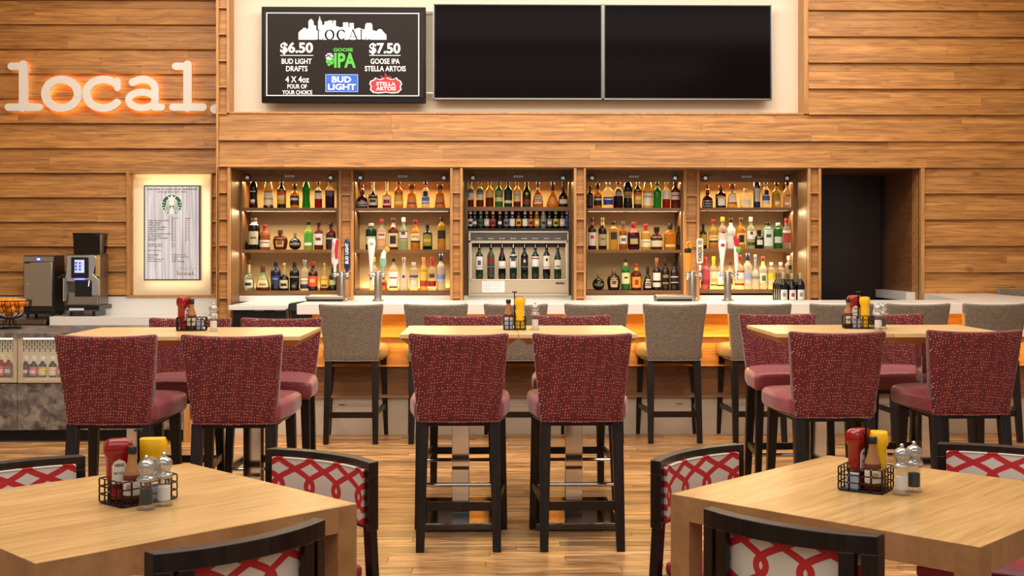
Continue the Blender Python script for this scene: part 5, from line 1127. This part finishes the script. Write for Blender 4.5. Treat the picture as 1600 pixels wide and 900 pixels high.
# ================================================================== BAR STOOLS
def make_stool(name, label, group, back_m, seat_m, w_t=.51, w_b=.425, seatm2=None, rail=True):
    """sitter faces +y; origin on the floor under the rear feet line"""
    t = thing(name, label, 'bar stool', (0, 0, 0), 0, group)
    zb_, zt_ = .648, 1.105
    def back(u, v, sd):
        hw = (w_b+(w_t-w_b)*min(1, max(0, v-.08)/.92)**1.0)/2; x = (u*2-1)*hw; z = zb_+(zt_-zb_)*v
        th = .085-.025*v
        y = .035-.075*v+.028*(abs(x)/.25)**2+(th if sd else 0)-.0*v
        z -= .012*(1-(x/.26)**2)*(v**6)
        return (x, y, z)
    B().shell(back, 12, 8).build('backrest', back_m, t, bevel=.016, segs=4)
    def seat(u, v, sd):   # u across, v depth, sd 1 = top... rounded pillow
        hw = (.225+.04*min(1, v*2.2)); x = (u*2-1)*hw; y = .06+.50*v
        z = .655 if sd == 0 else .755+.028*sin(pi*u)**.5*(.4+.6*sin(pi*min(1, v*.9+.1)))
        return (x, y, z)
    s_ = B().shell(lambda u, v, sd: seat(u, v, 1-sd), 10, 8); s_.build('seat', seat_m, t, bevel=.03, segs=4)
    pp = [(-.238, .22, .655), (-.238, .52, .655), (-.215, .535, .655), (.215, .535, .655), (.238, .52, .655), (.238, .22, .655), (.202, .05, .651), (0, .03, .651), (-.202, .05, .651)]
    B().tube(pp, .005, 6, True).build('piping', back_m, t)
    # apron under seat
    B().box(-.20, .20, .075, .49, .625, .66).build('seat_frame', espresso, t)
    fx, bxx = .236, .194
    for sx in (-1, 1):
        B().taper((sx*bxx, .0, 0), (sx*(bxx-.01), .085, .65), .042, .058, .042, .055).build('leg', espresso, t, bevel=.003)
        B().taper((sx*fx, .50, 0), (sx*(fx-.02), .47, .65), .034, .052, .034, .052).build('leg', espresso, t, bevel=.003)
    B().bar((-bxx, .03, .225), (bxx, .03, .225), .02, .045).build('stretcher', espresso, t, smooth=False)
    for sx in (-1, 1): B().bar((sx*(bxx), .03, .245), (sx*(fx-.005), .49, .245), .02, .04).build('stretcher', espresso, t, smooth=False)
    if rail: B().tube([(-fx, .49, .245), (fx, .49, .245)], .011, 10).build('foot_rail', chrome, t)
    return t
def place(proto, used, px, yd, face, label, ypx_floor=None):
    """px: centre of the back as measured, yd: depth of the rear feet line"""
    rz = 0 if face == 1 else pi
    loc = (X(px, yd), yd, 0)
    if not used[0]: used[0] = True; proto.location = loc; proto.rotation_euler = (0, 0, rz); proto['label'] = label; return proto
    return dup(proto, loc, rz, label)
mar = make_stool('bar_stool', 'x', 'maroon dotted bar stools', maroon, maroon_seat); u1 = [False]
FRONT = [(163.5, 6.02, 'maroon dotted bar stool with back to us in front of the drinks case', -.02), (361.5, 6.02, 'maroon dotted bar stool with back to us, below the ketchup caddy by the coffee menu', 0), (716.5, 6.08, 'maroon dotted bar stool with back to us at middle table, nearer the blue tap', 0),
         (910, 6.08, 'maroon dotted bar stool with back to us at middle table, under the salt mill', 0), (1310, 6.2, 'maroon dotted bar stool with back to us before the dark doorway table', .03), (1525, 6.3, 'maroon dotted bar stool with back to us at the table end past the doorway', .02)]
for px, yd, lb_, rz in FRONT:
    o = place(mar, u1, px, yd, 1, lb_); o.rotation_euler.z = rz
REAR = [(299, 7.56, 'maroon bar stool facing us across the table beside the coffee menu'), (441, 7.56, 'maroon bar stool facing us beneath the till monitor'), (724, 7.84, 'maroon bar stool facing us across middle table near the condiments'), (892, 7.84, 'maroon bar stool facing us across middle table behind the salt mill'),
        (1213, 7.98, 'maroon bar stool facing us with whole seat showing beside the doorway table'), (1381, 7.98, 'maroon bar stool facing us behind the yellow mustard bottle')]
for px, yd, lb_ in REAR: place(mar, u1, px, yd, -1, lb_)
gry = make_stool('bar_stool', 'x', 'grey woven bar stools along the bar', greyfab, leather); u2 = [False]
GX = [548, 681, 806, 932, 1055, 1187.5, 1316, 1436, 1556]
GL = ['grey woven bar stool fully in view beside the white bar end', 'grey bar stool behind the middle table, below the mint tap', 'grey bar stool behind the middle condiment caddy, below the wine dispenser', 'grey bar stool behind the middle table above its salt mill end', 'grey woven bar stool fully in view in the gap between tables',
      'grey bar stool half hidden by the maroon stool facing us, below the lime tap', 'grey bar stool behind the hot sauce bottle before the dark door', 'grey bar stool behind the mustard before the passage panel', 'grey bar stool last along the bar past the doorway']
for px, lb_ in zip(GX, GL): place(gry, u2, px, 9.48, 1, lb_)
o = place(gry, u2, 1640, 13.0, -1, 'grey bar stool peeking over the counter return at the plank wall'); o.location = (X(1612, 11.6), 11.5, 0); o.rotation_euler.z = pi
# it stands beyond the counter wing, seat turned to the bar
o.location = (5.25, 11.8, .0); o.scale = (1.04, 1.0, 1.045)

# ================================================================== BAR TABLES (two squares butted per group)
def make_bartable():
    t = thing('bar_table', 'x', 'bar table', (0, 0, 0), 0, 'maple bar-height tables')
    w, d = .643/2, .38; zt_ = 1.07
    b = B().hexa([(-w+.001, -d, zt_-.022), (w-.001, -d, zt_-.022), (w-.001, d, zt_-.022), (-w+.001, d, zt_-.022), (-w+.001, -d, zt_), (w-.001, -d, zt_), (w-.001, d, zt_), (-w+.001, d, zt_)])
    b.build('tabletop', bartop_m, t, bevel=.002, smooth=False)
    B().hexa([(-w+.045, -d+.045, zt_-.058), (w-.045, -d+.045, zt_-.058), (w-.045, d-.045, zt_-.058), (-w+.045, d-.045, zt_-.058), (-w+.003, -d+.002, zt_-.022), (w-.003, -d+.002, zt_-.022), (w-.003, d-.002, zt_-.022), (-w+.003, d-.002, zt_-.022)]).build('undercut_edge', mat('edge_wood', 'C88A48', .4, noise=.06), t, smooth=False)
    B().box(-.049, .049, -.049, .049, .045, zt_-.058).build('column', chrome, t, bevel=.003)
    B().box(-.2, .2, -.2, .2, zt_-.066, zt_-.058).build('mounting_plate', black, t)
    B().box(-.225, .225, -.36, .34, .006, .045).build('base_plate', chrome_dk, t, bevel=.004)
    for sx in (-.19, .19):
        for sy in (-.3, .28): B().lathe(sx, sy, 0, [(.02, 0), (.02, .006)], 12).build('glide', black, t)
    return t
bt = make_bartable(); first = True
def zrow(px, yd): return X(px, yd)
TB = [(306, 6.74, ['maple bar table under the ketchup caddy near the drinks case', 'maple bar table beside the white bar end, salt mill on it']), (808, 6.87, ['maple bar table under the hot sauce at middle, nearer the blue tap', 'maple bar table at middle carrying the salt and pepper mills']), (1362, 6.9, ['maple bar table reaching toward the gap, half under the hot sauce', 'maple bar table at the end past the doorway, under the mustard'])]
for px, yd, labs in TB:
    for sx, lb_ in zip((-1, 1), labs):
        loc = (X(px, yd)+sx*.3215, yd, 0)
        if first: bt.location = loc; bt['label'] = lb_; first = False
        else: dup(bt, loc, 0, lb_)

# ================================================================== DINING TABLES AND CHAIRS
def make_diner():
    t = thing('dining_table', 'x', 'table', (0, 0, 0), 0, 'square maple dining tables')
    h, s = .76, .49
    B().box(-s, s, -s, s, h-.004, h).build('tabletop', tabletop_m, t, bevel=.001, smooth=False)
    a = B(); th = .05
    B().box(-s+.07, s-.07, -s, -s+th, h-.078, h-.004).build('apron', tableside_shade_m, t, smooth=False); B().box(-s+.07, s-.07, s-th, s, h-.078, h-.004).build('apron', tableside_shade_m, t, smooth=False)
    B().box(-s, -s+th, -s+.07, s-.07, h-.078, h-.004).build('apron', tableside_shade_m, t, smooth=False); B().box(s-th, s, -s+.07, s-.07, h-.078, h-.004).build('apron', tableside_shade_m, t, smooth=False)
    for sx in (-1, 1):
        for sy in (-1, 1): B().box(min(sx*s, sx*(s-.07)), max(sx*s, sx*(s-.07)), min(sy*s, sy*(s-.07)), max(sy*s, sy*(s-.07)), 0, h-.004).build('leg', tableside_shade_m, t, smooth=False)
    return t
def rotw(x, y): return (x*cos(-TH)-y*sin(-TH), x*sin(-TH)+y*cos(-TH))   # camera frame -> world
dt = make_diner(); LT = rotw(-1.16, 3.62); RT = rotw(1.19, 3.78)
dt.location = (*LT, 0); dt.rotation_euler.z = radians(45)-TH; dt['label'] = 'square maple dining table below the drinks case, pepper mill nearer its salt mill front'
dt['label'] = 'square maple dining table in front of the drinks case'
o = dup(dt, (*RT, 0), radians(46)-TH, 'square maple dining table in front of the doorway-side bar table')

def make_chair():
    """sitter faces +y; origin on the floor under the seat centre"""
    t = thing('dining_chair', 'x', 'chair', (0, 0, 0), 0, 'espresso dining chairs with lattice fabric')
    W2 = .25; cy = lambda x: -.275+.055*(x/W2)**2
    def curved(z0, z1, x0, x1, y0, y1, n=12, name='rail', m=espresso, bev=.003, zc=0):
        def f(u, v, sd):
            x = x0+(x1-x0)*u; z = z0+(z1-z0)*v; return (x, cy(x)+(y1 if sd else y0), z)
        return B().shell(f, n, 1).build(name, m, t, bevel=bev, smooth=False)
    curved(.768, .815, -W2, W2, -.0225, .0225, 14, 'top_rail')
    curved(.585, .612, -W2+.03, W2-.03, -.02, .012, 12, 'bottom_rail')
    for sx in (-1, 1):
        a, b = sorted((sx*W2, sx*(W2-.038))); curved(.585, .77, a, b, -.0225, .0225, 1, 'back_post')
        a, b = sorted((sx*(W2-.052), sx*(W2-.09))); curved(.605, .77, a, b, -.0225, .0, 1, 'stile')
        # rear legs carry on down
        x = sx*(W2-.02); B().taper((x, cy(W2)-.045, 0), (x, cy(W2)-.002, .60), .032, .034).build('leg', espresso, t, bevel=.003)
        B().taper((sx*.20, .19, 0), (sx*.20, .18, .42), .036, .044).build('leg', espresso, t, bevel=.003)
        B().bar((sx*.215, -.215, .39), (sx*.205, .18, .39), .024, .06).build('seat_rail', espresso, t, smooth=False)
    B().bar((-.2, .185, .39), (.2, .185, .39), .024, .06).build('seat_rail', espresso, t, smooth=False); B().bar((-.21, -.215, .39), (.21, -.215, .39), .024, .06).build('seat_rail', espresso, t, smooth=False)
    def pan(u, v, sd):
        x = -.216+.432*u; z = .604+.186*v; return (x, cy(x)+(.034+.006*sin(pi*u)*sin(pi*v) if sd else .012), z)
    pn = B().shell(pan, 14, 4).build('back_panel', ogee_m, t, bevel=.003)
    pth = [(-.214, cy(.214)+.034, .606)]+[(-.214+.428*k/12, cy(-.214+.428*k/12)+.034, .788) for k in range(13)]+[(.214, cy(.214)+.034, .606)]
    pp = B().tube(pth, .0035, 6); pi_ = pp.build('piping', ogee_m, pn)
    def seat(u, v, sd):
        x = (u*2-1)*(.205+.03*v); y = -.22+.44*v; z = .42 if sd == 0 else .468+.016*sin(pi*u)**.6*sin(pi*v)**.6; return (x, y, z)
    B().shell(lambda u, v, sd: seat(u, v, 1-sd), 10, 10).build('seat', pinkvinyl, t, bevel=.018, segs=4)
    return t
ch = make_chair(); fst = True
def put_chair(p1, p2, label):
    """p1,p2: photographed ends of the top rail (px,py); the sitter faces the table, on the left of p1->p2"""
    global fst
    h = .815; P = []
    for px, py in (p1, p2):
        d = (HC-h)*F/(py-392); P.append(Vector(rotw((px-800)/F*d, d)))
    m = (P[0]+P[1])/2; a = math.atan2(P[1].y-P[0].y, P[1].x-P[0].x)
    n = Vector((-sin(a), cos(a))); loc = m+n*.22
    if fst: ch.location = (loc.x, loc.y, 0); ch.rotation_euler.z = a; ch['label'] = label; fst = False; return ch
    return dup(ch, (loc.x, loc.y, 0), a, label)
put_chair((583, 722), (423, 700), 'dining chair with lattice panel facing us, at the drinks case table corner')
put_chair((229, 864), (503, 809), 'dining chair with its dark back to us beside the maple table below the drinks case')
put_chair((1160, 692), (1018, 721), 'dining chair with red lattice back panel facing us, across the floor gap')
put_chair((1105, 792), (1378, 836), 'dining chair with its dark back to us beside the table with the mills')
# chairs partly out of frame, placed by symmetry about their tables
def sym_chair(T, ang, dist, label, off=0):
    a = radians(ang); n = Vector((cos(a), sin(a))); tgt = Vector(T)+n*dist+Vector((-n.y, n.x))*off
    o = dup(ch, (tgt.x, tgt.y, 0), math.atan2(-n.x*-1, -n.y)*0+math.atan2(-n.y, -n.x)-pi/2, label); return o
put_chair((130, 711), (-110, 740), 'dining chair with red lattice panel cut off beside the drinks case table')
sym_chair(LT, 226, .52, 'dining chair mostly out of view, pink seat under the drinks case table')
put_chair((1700, 710), (1466, 691.5), 'dining chair with red lattice panel cut off behind the salt mill table')
sym_chair(RT, -43, .50, 'dining chair mostly out of view, pink seat at the outer corner of salt mill table')

# ================================================================== CONDIMENTS
kred = mat('ketchup_plastic', '8A0E10', .16, noise=.05); kcap = mat('ketchup_cap_red', 'A01416', .25); must = mat('mustard_plastic', 'F0B80C', .22); hsauce = mat('sauce_brown', '6A2A14', .1); hglass = mat('sauce_glass', 'C08A5A', .06, trans=.4, ior=1.3)
paper = mat('condiment_label', 'DAD2C4', .5); pinkk = mat('label_ink', '2A2222', .5); crys = mat('mill_crystal', '6E6E6C', .03, coat=.6); crys.node_tree.nodes['Principled BSDF'].inputs['Alpha'].default_value = .22; crys.node_tree.nodes['Principled BSDF'].inputs['Specular IOR Level'].default_value = .9; crysd = mat('mill_dome', 'B4B4B2', .05, coat=1, metal=.6); crysd.node_tree.nodes['Principled BSDF'].inputs['Alpha'].default_value = .6; salt = mat('salt_white', 'F2EEE8', .8); pep = mat('peppercorn', '14100D', .8, noise=.4, nscale=300)
def squeeze(t, mbody, mcap, h=.185, brand=True):
    """upside-down squeeze bottle: wide flat shoulders on top, cap at the foot"""
    prof = [(.022, 0), (.026, .004), (.026, .03), (.022, .034)]
    B().lathe(0, 0, 0, [(r, z) for r, z in prof], 18).build('cap', mcap, t)
    b = B(); secs = [(.034, .022, .016, 0), (.05, .033, .022, 0), (.075, .035, .023, 0), (.130, .035, .023, 0), (.140, .042, .029, 0), (.162, .043, .030, 0), (.176, .038, .026, 0), (h-.002, .030, .020, 0), (h, .02, .012, 0)]
    n = 20; o = len(b.v)
    for (z, rx, ry, dx) in secs:
        for k in range(n): a = 2*pi*k/n; c_, s_ = cos(a), sin(a); b.v.append((rx*math.copysign(abs(c_)**.45, c_), ry*math.copysign(abs(s_)**.45, s_), z))
    for j_ in range(len(secs)-1):
        for k in range(n): k2 = (k+1) % n; b.f.append((o+j_*n+k, o+j_*n+k2, o+(j_+1)*n+k2, o+(j_+1)*n+k)); b.m.append(0)
    b.f.append(tuple(o+k for k in range(n-1, -1, -1))); b.f.append(tuple(o+(len(secs)-1)*n+k for k in range(n))); b.m += [0, 0]
    b.build('body', mbody, t, ang=45)
    arch = [(-.022, .052), (.022, .052), (.022, .105), (.015, .118), (0, .125), (-.015, .118), (-.022, .105)]
    lb_ = B().prism(arch, -.0245, -.0215).build('label', paper, t)
    kk_ = text('HEINZ', (-.014, .014, .103, .112), -.0252, pinkk, lb_, world=False, bold=.03)
    text('TOMATO KETCHUP' if mbody is kred else 'YELLOW MUSTARD', (-.018, .018, .080, .087), -.0252, pinkk, lb_, world=False, bold=.01)
def sauce(t, h=.165):
    B().lathe(0, 0, 0, [(.024, 0), (.0265, .005), (.0265, .078), (.0255, .082)], 20).build('body', hsauce, t)
    B().lathe(0, 0, 0, [(.0255, .082), (.020, .1), (.0135, .12), (.0118, .146)], 20).build('neck', hglass, t)
    B().lathe(0, 0, 0, [(.0135, .144), (.0140, .147), (.0140, .163), (.012, .166)], 18).build('cap', black, t)
    lb_ = B(); n = 10
    for z_ in (.022, .066):
        for i in range(n+1): a = radians(-90-80+160*i/n); lb_.v.append((.0272*cos(a), .0272*sin(a), z_))
    for i in range(n): lb_.f.append((i, i+1, i+n+2, i+n+1)); lb_.m.append(0)
    lb_.build('label', paper, t)
    B().prism([(.010*cos(2*pi*k/14), .046+.010*sin(2*pi*k/14)) for k in range(14)][::-1], -.0285, -.0275).build('label_seal', mat('seal_tan', 'B88A5A', .5), t)
def mill(t, content, h=.158, fillh=.62):
    B().lathe(0, 0, 0, [(.026, 0), (.0275, .003), (.0275, .007), (.0215, .012), (.0205, .016), (.0205, .083)], 24).build('body', crys, t, ang=60)
    B().lathe(0, 0, 0, [(.0225, .083), (.0275, .086), (.0285, .091), (.0245, .096), (.0185, .101), (.019, .107), (.0235, .114), (.0262, .123), (.0252, .132), (.019, .141), (.010, .146), (.004, .148)], 24).build('dome', crysd, t, ang=60)
    B().lathe(0, 0, 0, [(.017, .016), (.0185, .018), (.0185, .016+.066*fillh), (.016, .018+.066*fillh)], 18).build('filling', content, t)
    B().tube([(0, 0, .10), (0, 0, .147)], .0022, 8).build('spindle', chrome, t)
    B().ball((0, 0, .153), .0065, 12, 8).build('top_knob', chrome, t)
def caddy(t, w, d, h=.075, post=.19, rows=3, cols=6, cd=3):
    b = B(); r = .0022
    b2 = B().box(-w/2, w/2, -d/2, d/2, .002, .006); b2.build('floor_plate', wire_m, t)
    def side(p, q, n):
        P_, Q_ = Vector((*p, 0)), Vector((*q, 0)); st = (Q_-P_)/n; cw = st.length
        for j_ in range(rows):
            z0 = .004+(h-.004)*j_/rows; z1 = .004+(h-.004)*(j_+1)/rows
            for i in range(n):
                off = st*(.5 if j_ % 2 and 0 else 0); a = P_+st*i+off; c = a+st; e = st*.12; zz_ = (z1-z0)*.14
                pts = [a+e+Vector((0, 0, z0)), c-e+Vector((0, 0, z0)), c-e*.3+Vector((0, 0, z0+zz_)), c-e*.3+Vector((0, 0, z1-zz_)), c-e+Vector((0, 0, z1)), a+e+Vector((0, 0, z1)), a+e*.3+Vector((0, 0, z1-zz_)), a+e*.3+Vector((0, 0, z0+zz_))]
                b.tube(pts, r, 5, True)
    for p, q, n in (((-w/2, -d/2), (w/2, -d/2), cols), ((w/2, -d/2), (w/2, d/2), cd), ((w/2, d/2), (-w/2, d/2), cols), ((-w/2, d/2), (-w/2, -d/2), cd)): side(p, q, n)
    b.build('wire_basket', wire_m, t)
    B().tube([(0, 0, .005), (0, 0, post)], .0035, 8).tube([(-.014, 0, post), (.014, 0, post)], .0035, 8).build('handle', wire_m, t)
pk_w = mat('packet_white', 'E8E4E0', .6); pk_b = mat('packet_blue', 'AEB4CC', .6)
def packets(loc, rz, n, label, w=.05):
    for k in range(n):
        t = B().box(-w/2, w/2, -.002, .002, 0, .05).build('sugar_packet', pk_w if k % 2 else pk_b, None, bevel=.001)
        t.location = (loc[0]+(-(k-(n-1)/2)*.0075)*sin(rz), loc[1]+((k-(n-1)/2)*.0075)*cos(rz), loc[2]+.0065); t.rotation_euler = (0, 0, rz)
        tag(t, ('white ' if k % 2 else 'blue ')+label, 'sugar packet', 'sugar packets')
def local(base, rz, dx, dy): return (base[0]+dx*cos(rz)-dy*sin(rz), base[1]+dx*sin(rz)+dy*cos(rz))
def cset(px, py, zt_, rz, where, items, mills, w=.135, d=.09, cols=6, cd=3, post=.19, scale=1.0, pk=2, pkpos=(0, -.025)):
    t_ = (HC-zt_)*F/(py-392); base = rotw((px-800)/F*t_, t_)
    c = thing('condiment_caddy', 'black wire condiment caddy '+where, 'caddy', (*base, zt_+.0005), rz, 'wire condiment caddies'); c.scale = (scale,)*3
    caddy(c, w, d, cols=cols, cd=cd, post=post)
    for kind, dx, dy, rr in items:
        p = local(base, rz, dx*scale, dy*scale); L_ = (*p, zt_+.0065*scale)
        if kind == 'k': t = thing('ketchup_bottle', 'red upside-down ketchup bottle in the caddy '+where, 'bottle', L_, rz+rr, 'ketchup bottles'); squeeze(t, kred, kcap)
        elif kind == 'm': t = thing('mustard_bottle', 'yellow squeeze mustard bottle in the caddy '+where, 'bottle', L_, rz+rr, 'mustard bottles'); squeeze(t, must, must, h=.178)
        else: t = thing('sauce_bottle', 'brown black-capped pepper sauce bottle in the caddy '+where, 'bottle', L_, rz+rr, 'sauce bottles'); sauce(t)
        t.scale = (scale,)*3
    if pk: packets((*local(base, rz, pkpos[0]*scale, pkpos[1]*scale), zt_), rz, pk, 'paper sugar packet in the caddy '+where, .04)
    for kind, mx, my_ in mills:
        t_ = (HC-zt_)*F/(my_-392); p = rotw((mx-800)/F*t_, t_)
        t = thing('salt_mill' if kind == 's' else 'pepper_mill', ('clear salt mill of white salt ' if kind == 's' else 'clear pepper mill of dark peppercorns ')+where, 'mill', (*p, zt_+.0003), 0, 'clear acrylic mills')
        mill(t, salt if kind == 's' else pep); t.scale = (scale,)*3
cset(216.5, 782.5, .76, radians(49), 'on the dining table by the drinks case', [('k', -.045, .038, radians(-24)), ('h', -.035, -.02, radians(-49)), ('m', .057, .012, radians(-45))], [('p', 228.5, 796), ('s', 256, 790)], w=.19, d=.125, pk=2, pkpos=(.03, -.045), post=.215, cols=6, cd=4)
cset(1353, 765, .76, radians(-35), 'on the doorway-side dining table', [('k', -.028, .018, radians(70)), ('h', .025, -.012, radians(35)), ('m', .03, .036, radians(110))], [('s', 1409, 773), ('p', 1428, 768)], w=.14, d=.12, pk=2, pkpos=(-.03, -.04), post=.225, cols=4, cd=4)
cset(300, 516.5, 1.07, radians(8), 'on the bar table by the coffee menu', [('k', -.045, .01, radians(60)), ('h', .0, -.01, 0)], [('s', 333.5, 518)], w=.16, d=.09, pk=2, pkpos=(.045, -.01), post=.175)
cset(804, 515, 1.07, 0, 'on the middle bar table', [('h', -.035, .0, 0), ('k', .03, .03, radians(80)), ('m', .03, -.02, radians(85))], [('s', 836, 515.5)], w=.125, d=.10, cols=4, pk=2, pkpos=(-.035, -.038), post=.215)
cset(1341, 513, 1.07, radians(-6), 'on the doorway-side bar table', [('h', -.055, .01, 0), ('k', -.015, .03, radians(10)), ('m', .035, -.01, radians(75))], [('s', 1372, 516.5), ('p', 1379, 514)], w=.165, d=.10, cols=5, pk=2, pkpos=(-.015, -.03), post=.21)
